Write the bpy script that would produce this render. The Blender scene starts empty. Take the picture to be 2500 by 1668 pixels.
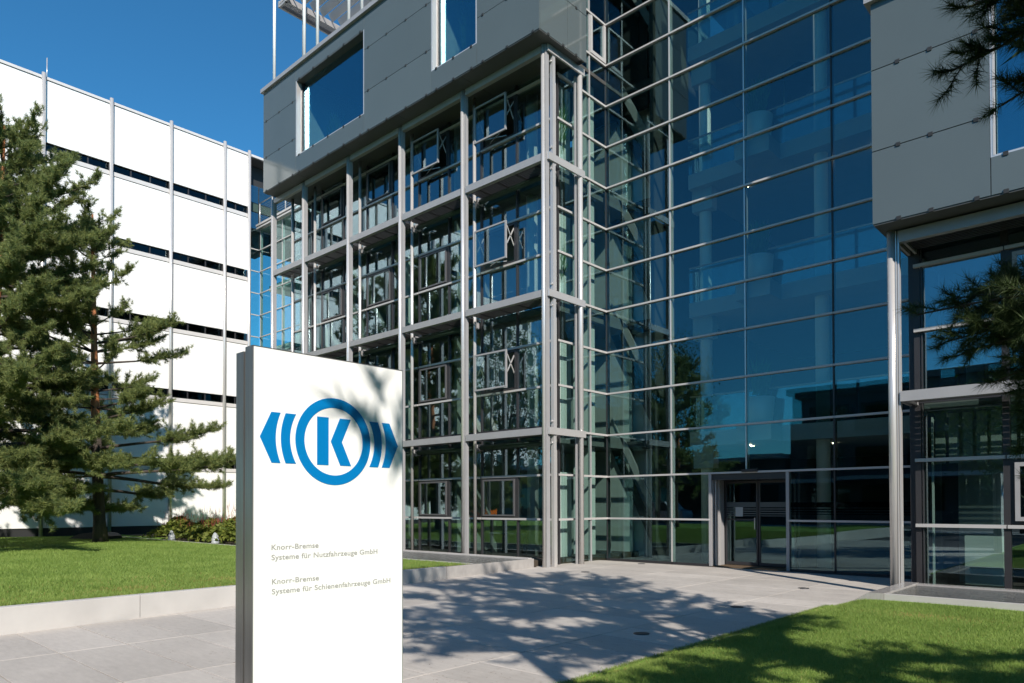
import bpy, math, random
import numpy as np
from mathutils import Vector, Matrix

sc = bpy.context.scene
COL = sc.collection
R = math.radians
rnd = random.Random(7)

# ------------------------------------------------------------------ camera
cam_d = bpy.data.cameras.new('camera')
cam = bpy.data.objects.new('camera', cam_d)
COL.objects.link(cam)
cam_d.sensor_width = 36.0
cam_d.lens = 1749.765 / 2500 * 36
cam_d.shift_y = (1206.717 - 834) / 2500
cam_d.clip_start = 0.05
cam_d.clip_end = 3000
_R = Vector((0.7339, 0.6792, -0.0026)); _U = Vector((0.0119, -0.0091, 0.9999)); _F = Vector((-0.6791, 0.7339, 0.0147))
_R.normalize(); _F.normalize(); _U = _R.cross(_F); _U.normalize(); _F = _U.cross(_R)
cam.matrix_world = Matrix(((_R.x, _U.x, -_F.x, 0), (_R.y, _U.y, -_F.y, 0), (_R.z, _U.z, -_F.z, 1.6), (0, 0, 0, 1)))
sc.camera = cam

# ------------------------------------------------------------------ light
SUN_EL, SUN_AZ = 34.5, 122.8                      # azimuth clockwise from +Y
world = bpy.data.worlds.new("World"); sc.world = world; world.use_nodes = True
wn = world.node_tree
sky = wn.nodes.new('ShaderNodeTexSky'); sky.sky_type = 'NISHITA'; sky.sun_disc = False
sky.sun_elevation = R(SUN_EL); sky.sun_rotation = R(SUN_AZ)
sky.air_density = 1.0; sky.dust_density = 0.1; sky.ozone_density = 3.0; sky.altitude = 500
_tint = wn.nodes.new('ShaderNodeVectorMath'); _tint.operation = 'MULTIPLY'; _tint.inputs[1].default_value = (0.34, 0.94, 1.16)
wn.links.new(sky.outputs[0], _tint.inputs[0]); wn.links.new(_tint.outputs[0], wn.nodes['Background'].inputs[0])
wn.nodes['Background'].inputs[1].default_value = 0.10
sun_d = bpy.data.lights.new('sun', 'SUN'); sun_d.energy = 5.0; sun_d.angle = R(0.53); sun_d.color = (1.0, 0.93, 0.84)
sun = bpy.data.objects.new('sun', sun_d); COL.objects.link(sun)
_sd = Vector((math.cos(R(SUN_EL)) * math.sin(R(SUN_AZ)), math.cos(R(SUN_EL)) * math.cos(R(SUN_AZ)), math.sin(R(SUN_EL))))
sun.rotation_euler = (-_sd).to_track_quat('-Z', 'Y').to_euler()
sun.location = _sd * 60
sc.view_settings.view_transform = 'Standard'; sc.view_settings.look = 'None'
sc.view_settings.exposure = 0.36; sc.view_settings.gamma = 1.0; sc.view_settings.use_curve_mapping = False
sc.cycles.max_bounces = 10; sc.cycles.transparent_max_bounces = 24; sc.cycles.glossy_bounces = 5
sc.cycles.diffuse_bounces = 4; sc.cycles.transmission_bounces = 6
sc.cycles.caustics_reflective = False; sc.cycles.caustics_refractive = False

# ------------------------------------------------------------------ materials
M = {}
def _mat(name):
    m = bpy.data.materials.new(name); m.use_nodes = True
    nt = m.node_tree; nt.nodes.clear()
    out = nt.nodes.new('ShaderNodeOutputMaterial')
    M[name] = m
    return m, nt, out
def pm(name, col, rough=0.5, metal=0.0, spec=0.5, coat=0.0, var=0.06, scale=3.0, bump=0.0, bscale=40.0, objvar=0.0, stretch=None, emit=None):
    m, nt, out = _mat(name)
    b = nt.nodes.new('ShaderNodeBsdfPrincipled')
    b.inputs['Roughness'].default_value = rough; b.inputs['Metallic'].default_value = metal
    b.inputs['Specular IOR Level'].default_value = spec; b.inputs['Coat Weight'].default_value = coat
    b.inputs['Coat Roughness'].default_value = 0.04
    L = nt.links.new
    tc = nt.nodes.new('ShaderNodeTexCoord'); mp = nt.nodes.new('ShaderNodeMapping')
    L(tc.outputs['Object'], mp.inputs[0])
    if stretch: mp.inputs['Scale'].default_value = stretch
    nz = nt.nodes.new('ShaderNodeTexNoise'); nz.inputs['Scale'].default_value = scale; nz.inputs['Detail'].default_value = 6
    L(mp.outputs[0], nz.inputs['Vector'])
    mr = nt.nodes.new('ShaderNodeMapRange'); mr.inputs[1].default_value = 0.25; mr.inputs[2].default_value = 0.75
    mr.inputs[3].default_value = 1 - var; mr.inputs[4].default_value = 1 + var
    L(nz.outputs[0], mr.inputs[0])
    fac = mr.outputs[0]
    if objvar:
        oi = nt.nodes.new('ShaderNodeObjectInfo'); m2 = nt.nodes.new('ShaderNodeMapRange')
        m2.inputs[3].default_value = 1 - objvar; m2.inputs[4].default_value = 1 + objvar
        L(oi.outputs['Random'], m2.inputs[0])
        mu = nt.nodes.new('ShaderNodeMath'); mu.operation = 'MULTIPLY'; L(fac, mu.inputs[0]); L(m2.outputs[0], mu.inputs[1]); fac = mu.outputs[0]
    vm = nt.nodes.new('ShaderNodeVectorMath'); vm.operation = 'SCALE'; vm.inputs[0].default_value = col[:3]
    L(fac, vm.inputs['Scale']); L(vm.outputs[0], b.inputs['Base Color'])
    if bump:
        n2 = nt.nodes.new('ShaderNodeTexNoise'); n2.inputs['Scale'].default_value = bscale; n2.inputs['Detail'].default_value = 4
        L(mp.outputs[0], n2.inputs['Vector'])
        bp = nt.nodes.new('ShaderNodeBump'); bp.inputs['Strength'].default_value = bump; bp.inputs['Distance'].default_value = 0.02
        L(n2.outputs[0], bp.inputs['Height']); L(bp.outputs[0], b.inputs['Normal'])
    if emit:
        b.inputs['Emission Color'].default_value = (*col[:3], 1); b.inputs['Emission Strength'].default_value = emit
    L(b.outputs[0], out.inputs[0])
    return m
def glass(name, tint, r0=0.09, wav=0.004, refl=(0.66, 0.88, 1.0)):
    m, nt, out = _mat(name); L = nt.links.new
    tr = nt.nodes.new('ShaderNodeBsdfTransparent'); tr.inputs[0].default_value = (*tint, 1)
    gl = nt.nodes.new('ShaderNodeBsdfGlossy'); gl.inputs['Roughness'].default_value = 0.0; gl.inputs[0].default_value = (*refl, 1)
    lw = nt.nodes.new('ShaderNodeLayerWeight'); lw.inputs[0].default_value = 0.5
    pw = nt.nodes.new('ShaderNodeMath'); pw.operation = 'POWER'; pw.inputs[1].default_value = 4.5; L(lw.outputs['Facing'], pw.inputs[0])
    mr = nt.nodes.new('ShaderNodeMapRange'); mr.inputs[3].default_value = r0; mr.inputs[4].default_value = 1.0; L(pw.outputs[0], mr.inputs[0])
    tc = nt.nodes.new('ShaderNodeTexCoord'); nz = nt.nodes.new('ShaderNodeTexNoise'); nz.inputs['Scale'].default_value = 0.9; nz.inputs['Detail'].default_value = 1
    L(tc.outputs['Object'], nz.inputs['Vector'])
    bp = nt.nodes.new('ShaderNodeBump'); bp.inputs['Strength'].default_value = 1.0; bp.inputs['Distance'].default_value = wav
    L(nz.outputs[0], bp.inputs['Height']); L(bp.outputs[0], gl.inputs['Normal'])
    mx = nt.nodes.new('ShaderNodeMixShader'); L(mr.outputs[0], mx.inputs[0]); L(tr.outputs[0], mx.inputs[1]); L(gl.outputs[0], mx.inputs[2])
    L(mx.outputs[0], out.inputs[0])
def leafmat(name, c1, c2, rough=0.6, trans=0.35):
    m, nt, out = _mat(name); L = nt.links.new
    g = nt.nodes.new('ShaderNodeNewGeometry')
    mx = nt.nodes.new('ShaderNodeMix'); mx.data_type = 'RGBA'
    L(g.outputs['Random Per Island'], mx.inputs[0]); mx.inputs[6].default_value = (*c1, 1); mx.inputs[7].default_value = (*c2, 1)
    d = nt.nodes.new('ShaderNodeBsdfPrincipled'); d.inputs['Roughness'].default_value = rough; d.inputs['Specular IOR Level'].default_value = 0.3
    t = nt.nodes.new('ShaderNodeBsdfTranslucent')
    L(mx.outputs[2], d.inputs['Base Color']); L(mx.outputs[2], t.inputs[0])
    ms = nt.nodes.new('ShaderNodeMixShader'); ms.inputs[0].default_value = trans
    L(d.outputs[0], ms.inputs[1]); L(t.outputs[0], ms.inputs[2]); L(ms.outputs[0], out.inputs[0])

pm('silver', (0.62, 0.60, 0.585), 0.27, 0.45, 0.5, var=0.03)
pm('beam_grey', (0.33, 0.325, 0.33), 0.42, 0.1, var=0.05)
pm('sash_grey', (0.11, 0.11, 0.115), 0.4, 0.2)
pm('transom', (0.46, 0.445, 0.435), 0.4, 0.1, var=0.03)
pm('anthracite', (0.035, 0.034, 0.037), 0.4, 0.1, var=0.08)
pm('soffit', (0.075, 0.078, 0.075), 0.5, var=0.06, scale=1.2)
pm('desk_grey', (0.3, 0.31, 0.31))
pm('slab_grey', (0.40, 0.415, 0.42), 0.6, var=0.05)
pm('dark', (0.02, 0.021, 0.022), 0.6, var=0.1)
pm('cladding', (0.099, 0.120, 0.122), 0.07, 0.0, 0.55, var=0.04, scale=0.6, objvar=0.05, bump=0.012, bscale=0.6)
pm('white_panel', (0.80, 0.795, 0.78), 0.38, var=0.012, scale=0.9, objvar=0.012)
pm('sill_grey', (0.56, 0.54, 0.53), 0.45, var=0.03)
pm('white_paint', (0.78, 0.78, 0.76), 0.5, var=0.02)
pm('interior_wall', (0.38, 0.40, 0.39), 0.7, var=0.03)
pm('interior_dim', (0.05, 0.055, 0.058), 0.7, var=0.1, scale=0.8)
pm('interior_floor', (0.06, 0.055, 0.05), 0.5, var=0.1)
pm('ceiling', (0.16, 0.17, 0.17), 0.7, var=0.03)
pm('awning', (0.03, 0.06, 0.048), 0.7, var=0.15)
pm('door_mat', (0.10, 0.065, 0.035), 0.8, var=0.2, scale=20)
pm('frosted', (0.07, 0.085, 0.085), 0.6, var=0.02)
pm('steel', (0.34, 0.33, 0.32), 0.3, 0.85, var=0.16, scale=6, stretch=(14, 14, 0.35), bump=0.02)
pm('sign_white', (0.83, 0.83, 0.82), 0.3, var=0.006, coat=0.15)
pm('sign_blue', (0.0, 0.18, 0.47), 0.35, var=0.01)
pm('sign_text', (0.335, 0.335, 0.325), 0.5, var=0.01)
pm('joint', (0.10, 0.088, 0.072), 0.9, var=0.3, scale=14)
pm('stone', (0.46, 0.44, 0.42), 0.6, var=0.09, scale=2.2, objvar=0.04, bump=0.08, bscale=120)
pm('wet_stone', (0.36, 0.34, 0.325), 0.16, var=0.12, scale=5, stretch=(6, 1, 1))
pm('asphalt', (0.05, 0.05, 0.052), 0.85, var=0.2, bump=0.2, bscale=90)
pm('concrete', (0.33, 0.32, 0.30), 0.8, var=0.15, scale=0.5)
pm('soil', (0.05, 0.038, 0.026), 0.95, var=0.3)
pm('bark', (0.055, 0.042, 0.034), 0.9, var=0.45, scale=9, stretch=(1, 1, 0.25), bump=0.9, bscale=22)
pm('bark_red', (0.40, 0.155, 0.062), 0.8, var=0.35, scale=9, stretch=(1, 1, 0.4), bump=0.5, bscale=25)
pm('orange_paint', (0.85, 0.17, 0.01), 0.3, coat=0.6, var=0.02)
pm('van_silver', (0.8, 0.8, 0.8), 0.28, 0.3, coat=0.6, var=0.02)
pm('tyre', (0.015, 0.015, 0.016), 0.8)
pm('tower_white', (0.72, 0.72, 0.70), 0.6, var=0.05)
pm('facade_dark', (0.055, 0.058, 0.062), 0.6, var=0.15, scale=0.4)
pm('lamp', (1.0, 0.82, 0.55), 0.5, emit=14)
pm('pot', (0.74, 0.76, 0.76), 0.35, var=0.02)
pm('parasol_blue', (0.012, 0.018, 0.05), 0.8)
pm('canvas', (0.45, 0.46, 0.46), 0.7)
pm('foam', (0.34, 0.36, 0.37), 0.35, var=0.1, scale=30, bump=0.6, bscale=25)
glass('wing_glass', (0.74, 0.83, 0.805), 0.18, 0.0005, (0.72, 0.90, 1.0))
glass('hall_glass', (0.74, 0.83, 0.805), 0.095, 0.0010, (0.62, 0.90, 1.0))
glass('box_glass', (0.62, 0.76, 0.75), 0.25, 0.001, (0.5, 0.85, 1.0))
glass('link_glass', (0.72, 0.86, 0.84), 0.045, 0.001, (0.8, 0.95, 0.95))
glass('band_glass', (0.35, 0.42, 0.40), 0.03, 0.001)
glass('car_glass', (0.25, 0.28, 0.28), 0.06)
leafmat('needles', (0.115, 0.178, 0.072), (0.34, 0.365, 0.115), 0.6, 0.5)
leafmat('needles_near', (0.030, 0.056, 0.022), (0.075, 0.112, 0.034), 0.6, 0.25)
leafmat('leaves', (0.04, 0.085, 0.018), (0.09, 0.15, 0.03))
leafmat('shrub_leaves', (0.075, 0.115, 0.018), (0.19, 0.21, 0.035))
leafmat('shrub_flowers', (0.42, 0.05, 0.05), (0.58, 0.17, 0.13))
leafmat('grass_blade', (0.13, 0.215, 0.038), (0.30, 0.39, 0.10), 0.6, 0.4)
leafmat('grass_dry', (0.34, 0.235, 0.085), (0.46, 0.34, 0.14), 0.7, 0.3)
leafmat('litter', (0.10, 0.06, 0.03), (0.24, 0.15, 0.07), 0.8, 0.1)
leafmat('indoor_leaves', (0.06, 0.16, 0.05), (0.13, 0.27, 0.09))

def paving_mat():
    m, nt, out = _mat('paving'); L = nt.links.new; N = nt.nodes.new
    tc = N('ShaderNodeTexCoord'); oi = N('ShaderNodeObjectInfo')
    add = N('ShaderNodeVectorMath'); add.operation = 'ADD'; L(tc.outputs['Object'], add.inputs[0])
    sc_ = N('ShaderNodeVectorMath'); sc_.operation = 'ADD'; L(add.outputs[0], sc_.inputs[0]); L(oi.outputs['Location'], add.inputs[1])
    def noise(scale, detail, stretch=None, rough=.5):
        n = N('ShaderNodeTexNoise'); n.inputs['Scale'].default_value = scale; n.inputs['Detail'].default_value = detail; n.inputs['Roughness'].default_value = rough
        if stretch:
            mp = N('ShaderNodeMapping'); mp.inputs['Scale'].default_value = stretch; L(add.outputs[0], mp.inputs[0]); L(mp.outputs[0], n.inputs['Vector'])
        else: L(add.outputs[0], n.inputs['Vector'])
        return n.outputs[0]
    def rng(x, a, b, c, d):
        r = N('ShaderNodeMapRange'); r.inputs[1].default_value = a; r.inputs[2].default_value = b; r.inputs[3].default_value = c; r.inputs[4].default_value = d; L(x, r.inputs[0]); return r.outputs[0]
    def mul(a, b):
        q = N('ShaderNodeMath'); q.operation = 'MULTIPLY'; L(a, q.inputs[0]); L(b, q.inputs[1]); return q.outputs[0]
    f = rng(oi.outputs['Random'], 0, 1, .90, 1.09)
    f = mul(f, rng(noise(.55, 5), .3, .7, .90, 1.08))              # broad weathering
    f = mul(f, rng(noise(5, 8, (1, 3.5, 1), .65), .35, .7, 1.06, .90))   # streaky wear
    f = mul(f, rng(noise(3.1, 4), .66, .78, 1.0, .80))             # stains
    f = mul(f, rng(noise(210, 2), .3, .7, .90, 1.10))              # stone grain
    vm = N('ShaderNodeVectorMath'); vm.operation = 'SCALE'; vm.inputs[0].default_value = (0.465, 0.428, 0.39); L(f, vm.inputs['Scale'])
    b = N('ShaderNodeBsdfPrincipled'); b.inputs['Specular IOR Level'].default_value = .35; L(vm.outputs[0], b.inputs['Base Color'])
    L(rng(noise(2.2, 5), .3, .7, .5, .8), b.inputs['Roughness'])
    bp = N('ShaderNodeBump'); bp.inputs['Strength'].default_value = .15; bp.inputs['Distance'].default_value = .01
    L(noise(150, 3), bp.inputs['Height']); L(bp.outputs[0], b.inputs['Normal']); L(b.outputs[0], out.inputs[0])
paving_mat()
def grass_mat():
    m = M['grass_blade']; nt = m.node_tree; L = nt.links.new; N = nt.nodes.new
    mx = [n for n in nt.nodes if n.type == 'MIX'][0]
    tc = N('ShaderNodeTexCoord')
    n1 = N('ShaderNodeTexNoise'); n1.inputs['Scale'].default_value = 1.1; n1.inputs['Detail'].default_value = 6; n1.inputs['Roughness'].default_value = .65
    L(tc.outputs['Object'], n1.inputs['Vector'])
    g = [n for n in nt.nodes if n.type == 'NEW_GEOMETRY'][0]
    r = N('ShaderNodeMapRange'); r.inputs[1].default_value = .32; r.inputs[2].default_value = .68; L(n1.outputs[0], r.inputs[0])
    a = N('ShaderNodeMath'); a.operation = 'MULTIPLY_ADD'; a.inputs[1].default_value = .5; L(g.outputs['Random Per Island'], a.inputs[0])
    h = N('ShaderNodeMath'); h.operation = 'MULTIPLY'; h.inputs[1].default_value = .6; L(r.outputs[0], h.inputs[0]); L(h.outputs[0], a.inputs[2])
    L(a.outputs[0], mx.inputs[0])
grass_mat()
# lawn soil: green with straw patches
def lawn_mat():
    m, nt, out = _mat('lawn'); L = nt.links.new
    tc = nt.nodes.new('ShaderNodeTexCoord')
    nz = nt.nodes.new('ShaderNodeTexNoise'); nz.inputs['Scale'].default_value = 1.3; nz.inputs['Detail'].default_value = 8
    n2 = nt.nodes.new('ShaderNodeTexNoise'); n2.inputs['Scale'].default_value = 38; n2.inputs['Detail'].default_value = 6
    L(tc.outputs['Object'], nz.inputs['Vector']); L(tc.outputs['Object'], n2.inputs['Vector'])
    r1 = nt.nodes.new('ShaderNodeValToRGB'); e = r1.color_ramp.elements
    e[0].position = 0.3; e[0].color = (0.10, 0.19, 0.028, 1); e[1].position = 0.72; e[1].color = (0.21, 0.32, 0.06, 1)
    mxv = nt.nodes.new('ShaderNodeMix'); mxv.data_type = 'FLOAT'; mxv.inputs[0].default_value = 0.6
    L(nz.outputs[0], mxv.inputs[2]); L(n2.outputs[0], mxv.inputs[3]); L(mxv.outputs[0], r1.inputs[0])
    b = nt.nodes.new('ShaderNodeBsdfPrincipled'); b.inputs['Roughness'].default_value = 0.85; b.inputs['Specular IOR Level'].default_value = 0.2
    L(r1.outputs[0], b.inputs['Base Color'])
    bp = nt.nodes.new('ShaderNodeBump'); bp.inputs['Strength'].default_value = 0.7; bp.inputs['Distance'].default_value = 0.03
    n3 = nt.nodes.new('ShaderNodeTexNoise'); n3.inputs['Scale'].default_value = 70; n3.inputs['Detail'].default_value = 3
    L(tc.outputs['Object'], n3.inputs['Vector']); L(n3.outputs[0], bp.inputs['Height']); L(bp.outputs[0], b.inputs['Normal'])
    L(b.outputs[0], out.inputs[0])
lawn_mat()
def water_mat():
    m, nt, out = _mat('water'); L = nt.links.new
    b = nt.nodes.new('ShaderNodeBsdfPrincipled'); b.inputs['Base Color'].default_value = (0.022, 0.028, 0.026, 1)
    b.inputs['Roughness'].default_value = 0.06; b.inputs['IOR'].default_value = 1.5
    tc = nt.nodes.new('ShaderNodeTexCoord'); mp = nt.nodes.new('ShaderNodeMapping'); mp.inputs['Scale'].default_value = (2.2, 6.0, 1)
    nz = nt.nodes.new('ShaderNodeTexNoise'); nz.inputs['Scale'].default_value = 2.6; nz.inputs['Detail'].default_value = 4; nz.inputs['Distortion'].default_value = 0.8
    L(tc.outputs['Object'], mp.inputs[0]); L(mp.outputs[0], nz.inputs['Vector'])
    bp = nt.nodes.new('ShaderNodeBump'); bp.inputs['Strength'].default_value = 0.75; bp.inputs['Distance'].default_value = 0.05
    L(nz.outputs[0], bp.inputs['Height']); L(bp.outputs[0], b.inputs['Normal']); L(b.outputs[0], out.inputs[0])
water_mat()

# ------------------------------------------------------------------ helpers
class MB:
    def __init__(s): s.v = []; s.f = []
    def box(s, x0, x1, y0, y1, z0, z1):
        n = len(s.v)
        s.v += [(x0, y0, z0), (x1, y0, z0), (x1, y1, z0), (x0, y1, z0), (x0, y0, z1), (x1, y0, z1), (x1, y1, z1), (x0, y1, z1)]
        s.f += [(n, n+3, n+2, n+1), (n+4, n+5, n+6, n+7), (n, n+1, n+5, n+4), (n+1, n+2, n+6, n+5), (n+2, n+3, n+7, n+6), (n+3, n, n+4, n+7)]
        return s
    def bar(s, a, b, w, h=None, up=(0, 0, 1)):
        a, b = Vector(a), Vector(b); h = h or w
        d = (b - a).normalized(); u = Vector(up)
        if abs(d.dot(u)) > 0.98: u = Vector((0, 1, 0))
        sd = d.cross(u).normalized() * (w / 2); u = sd.cross(d).normalized() * (h / 2)
        n = len(s.v)
        for p in (a, b):
            s.v += [tuple(p - sd - u), tuple(p + sd - u), tuple(p + sd + u), tuple(p - sd + u)]
        s.f += [(n+3, n+2, n+1, n), (n+4, n+5, n+6, n+7), (n, n+1, n+5, n+4), (n+1, n+2, n+6, n+5), (n+2, n+3, n+7, n+6), (n+3, n, n+4, n+7)]
        return s
    def tube(s, pts, rads, seg=10, cap=True):
        pts = [Vector(p) for p in pts]
        if not isinstance(rads, (list, tuple)): rads = [rads] * len(pts)
        n = len(s.v); u = None
        for i, p in enumerate(pts):
            d = (pts[min(i+1, len(pts)-1)] - pts[max(i-1, 0)])
            d = d.normalized() if d.length > 1e-9 else Vector((0, 0, 1))
            if u is None: u = d.cross(Vector((0, 1, 0))) if abs(d.y) < 0.9 else d.cross(Vector((1, 0, 0)))
            u = (u - d * u.dot(d)).normalized(); w = d.cross(u)
            for k in range(seg):
                a = 2 * math.pi * k / seg
                s.v.append(tuple(p + (u * math.cos(a) + w * math.sin(a)) * rads[i]))
        for i in range(len(pts) - 1):
            for k in range(seg):
                a = n + i*seg + k; b = n + i*seg + (k+1) % seg
                s.f.append((a, b, b + seg, a + seg))
        if cap:
            s.f.append(tuple(n + k for k in reversed(range(seg)))); s.f.append(tuple(n + (len(pts)-1)*seg + k for k in range(seg)))
        return s
    def lathe(s, cx, cy, prof, seg=24):
        n = len(s.v)
        for r, z in prof:
            for k in range(seg):
                a = 2*math.pi*k/seg; s.v.append((cx + r*math.cos(a), cy + r*math.sin(a), z))
        for i in range(len(prof)-1):
            for k in range(seg):
                a = n+i*seg+k; b = n+i*seg+(k+1) % seg; s.f.append((a, b, b+seg, a+seg))
        s.f.append(tuple(n+k for k in reversed(range(seg)))); s.f.append(tuple(n+(len(prof)-1)*seg+k for k in range(seg)))
        return s
    def prism(s, poly, fn, d0, d1):
        """poly: 2-D outline; fn(u, v, d) -> 3-D point."""
        n = len(s.v); k = len(poly)
        s.v += [fn(u, v, d0) for u, v in poly] + [fn(u, v, d1) for u, v in poly]
        s.f.append(tuple(n + i for i in reversed(range(k)))); s.f.append(tuple(n + k + i for i in range(k)))
        for i in range(k):
            j = (i+1) % k; s.f.append((n+i, n+j, n+k+j, n+k+i))
        return s
    def mesh(s, name, mat, smooth=False):
        me = bpy.data.meshes.new(name); me.from_pydata(s.v, [], s.f)
        if mat: me.materials.append(M[mat])
        if smooth:
            me.polygons.foreach_set('use_smooth', [len(p.vertices) == 4 for p in me.polygons])
        me.update()
        return me
    def obj(s, name, mat, parent=None, smooth=False):
        o = bpy.data.objects.new(name, s.mesh(name, mat, smooth)); COL.objects.link(o)
        if parent is not None: o.parent = parent
        return o
def tag(o, label=None, cat=None, group=None, kind=None):
    if label: o['label'] = label
    if cat: o['category'] = cat
    if group: o['group'] = group
    if kind: o['kind'] = kind
    return o
def empty(name, label, cat, group=None, loc=(0, 0, 0)):
    o = bpy.data.objects.new(name, None); COL.objects.link(o); o.location = loc
    return tag(o, label, cat, group)
def raw_mesh(name, verts, faces_n, mat, parent=None, n_per=3):
    """big numpy meshes; verts (N,3), faces are consecutive n_per-gons"""
    me = bpy.data.meshes.new(name); nv = len(verts); nf = nv // n_per
    me.vertices.add(nv); me.vertices.foreach_set('co', np.asarray(verts, np.float32).ravel())
    me.loops.add(nv); me.loops.foreach_set('vertex_index', np.arange(nv, dtype=np.int32))
    me.polygons.add(nf); me.polygons.foreach_set('loop_start', np.arange(0, nv, n_per, dtype=np.int32))
    me.materials.append(M[mat]); me.update(calc_edges=True); me.validate()
    o = bpy.data.objects.new(name, me); COL.objects.link(o)
    if parent is not None: o.parent = parent
    return o
def put(me, name, parent, loc):
    o = bpy.data.objects.new(name, me); COL.objects.link(o); o.location = loc
    if parent is not None: o.parent = parent
    return o
def pane(parent, axis, pos, a0, a1, z0, z1, mat, name='glass_pane', t=0.012):
    """glass pane standing on plane axis=pos, slightly out of true like real glazing"""
    cx, cz = (a0 + a1) / 2, (z0 + z1) / 2; w, h = (a1 - a0) / 2, (z1 - z0) / 2
    m = MB()
    if axis == 'y': m.box(-w, w, -t/2, t/2, -h, h)
    else: m.box(-t/2, t/2, -w, w, -h, h)
    o = m.obj(name, mat, parent)
    o.location = (cx, pos, cz) if axis == 'y' else (pos, cx, cz)
    tx, tz = rnd.uniform(-.0035, .0035), rnd.uniform(-.0035, .0035)
    o.rotation_euler = (tx, 0, tz) if axis == 'y' else (0, tx, tz)
    return o

# ------------------------------------------------------------------ ground, plaza, lawns
g = MB(); g.box(-400, 400, -400, 400, -0.5, -0.06); tag(g.obj('ground', 'asphalt'), kind='structure')
def wall_x(y): return -10.72 - 0.1145 * (y - 2.6)          # foot of the low stone wall
def lawn_z(y): return 0.345 - 0.0104 * (y - 2.0)

plaza = tag(MB().box(-12.6, -3.2, 1.1, 17.3, -0.059, -0.014).obj('plaza', 'joint'), kind='structure')
xs = [-12.85, -10.80, -8.93, -7.02, -5.21, -3.90]
ys = [1.01 + 0.689 * i for i in range(24)]
J = 0.0065
for i in range(len(xs) - 1):
    for j in range(len(ys) - 1):
        y0, y1 = ys[j] + J, min(ys[j+1], 17.1) - J
        if y1 <= y0: continue
        x0, x1 = xs[i] + J, xs[i+1] - J
        w0, w1 = wall_x(y0) - .02, wall_x(y1) - .02
        if i == 0:
            if y0 < 13.8 and w0 > xs[1]: continue
        m = MB(); dz = rnd.uniform(-.0012, .0012)
        xa0 = max(x0, w0) if (i <= 1 and y0 < 13.8) else x0
        xa1 = max(x0, w1) if (i <= 1 and y0 < 13.8) else x0
        cx, cy = (x0 + x1)/2, (y0 + y1)/2
        P4 = [(xa0, y0), (x1, y0), (x1, y1), (xa1, y1)]; c = .003
        Q4 = [(xa0+c, y0+c), (x1-c, y0+c), (x1-c, y1-c), (xa1+c, y1-c)]
        m.v = [(x-cx, y-cy, -.045) for x, y in P4] + [(x-cx, y-cy, -.003) for x, y in P4] + [(x-cx, y-cy, 0) for x, y in Q4]
        m.f = [(8, 9, 10, 11)] + [(a, (a+1) % 4, 4+(a+1) % 4, 4+a) for a in range(4)] + [(4+a, 4+(a+1) % 4, 8+(a+1) % 4, 8+a) for a in range(4)]
        o = m.obj('paving_slab', 'paving', plaza); o.location = (cx, cy, dz)

# left lawn behind the low wall
n = 60
v = []; f = []
for i in range(n+1):
    y = -6 + (11.45 + 6) * i / n
    for x in (wall_x(y) - .16, -18, -26, -36.6): v.append((x, y, lawn_z(y) - .02))
for i in range(n):
    for k in range(3):
        a = i*4+k; f.append((a, a+4, a+5, a+1))
m = MB(); m.v = v; m.f = f; tag(m.obj('lawn', 'lawn'), kind='structure')
# lawn carries on to the foot of the white building and the link
m = MB(); m.box(-36.6, -31, 11.46, 19.2, .0, .235); tag(m.obj('lawn', 'lawn'), kind='structure')
m = MB(); m.box(-31, -12.2, 13.9, 19.4, -.05, .15); tag(m.obj('planting_bed', 'soil'), kind='structure')

def rl_z(x, y):
    t = min(1, max(0, (-3.98 - x) / -.55)); t = t*t*(3-2*t)
    return 0.012 + t * (.15 + .008*math.sin(x*1.7+y) + .006*math.sin(y*2.1))
nx, ny = 40, 60; v = []; f = []
for j in range(ny+1):
    y = -4 + 15.76 * j / ny
    for i in range(nx+1):
        x = -3.99 + (i/nx)**2 * 16; v.append((x, y, rl_z(x, y) - (.012 if i else 0.0)))
for j in range(ny):
    for i in range(nx): a = j*(nx+1)+i; f.append((a, a+1, a+nx+2, a+nx+1))
m = MB(); m.v = v; m.f = f; m.obj('lawn', 'lawn', smooth=True); tag(bpy.data.objects['lawn.002'], kind='structure')
# street and pavement across the way (seen mirrored in the glass)
tag(MB().box(-120, 120, -20, -12.5, -.059, -.03).obj('road', 'asphalt'), kind='structure')
tag(MB().box(-120, 120, -12.4, -9.5, -.059, .03).obj('pavement', 'concrete'), kind='structure')
tag(MB().box(-120, 120, -26, -20.1, -.059, .03).obj('pavement', 'concrete'), kind='structure')
tag(MB().box(-36.5, -12, -9.4, -6.02, -.059, .25).obj('lawn', 'lawn'), kind='structure')

# grass blades
def blades(name, n, fx, fy, zf, h, w, mat, seed, parent=None, keep=None):
    r = np.random.RandomState(seed)
    x = fx(r, n); y = fy(r, n)
    if keep is not None:
        k = keep(x, y, r); x, y = x[k], y[k]
    n = len(x); z = zf(x, y); a = r.uniform(0, 2*np.pi, n); hh = h * r.uniform(.5, 1.15, n); ww = w * r.uniform(.7, 1.3, n)
    lx, ly = r.normal(0, .45, n) * hh, r.normal(0, .45, n) * hh
    dx, dy = np.cos(a) * ww/2, np.sin(a) * ww/2
    V = np.empty((n, 3, 3)); V[:, 0] = np.stack([x-dx, y-dy, z], 1); V[:, 1] = np.stack([x+dx, y+dy, z], 1)
    V[:, 2] = np.stack([x+lx, y+ly, z+hh], 1)
    o = raw_mesh(name, V.reshape(-1, 3), None, mat, parent)
    return o
vrl = np.vectorize(rl_z)
def dry(x, y):      # worn straw patches
    d = np.exp(-(((x + 2.35)/.62)**2 + ((y - 10.35)/.22)**2)) + .55*np.exp(-(((x + 3.9)/.10)**2))
    return d
def right_keep(x, y, r): return (r.uniform(0, 1, len(x)) > dry(x, y)*.85)
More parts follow.
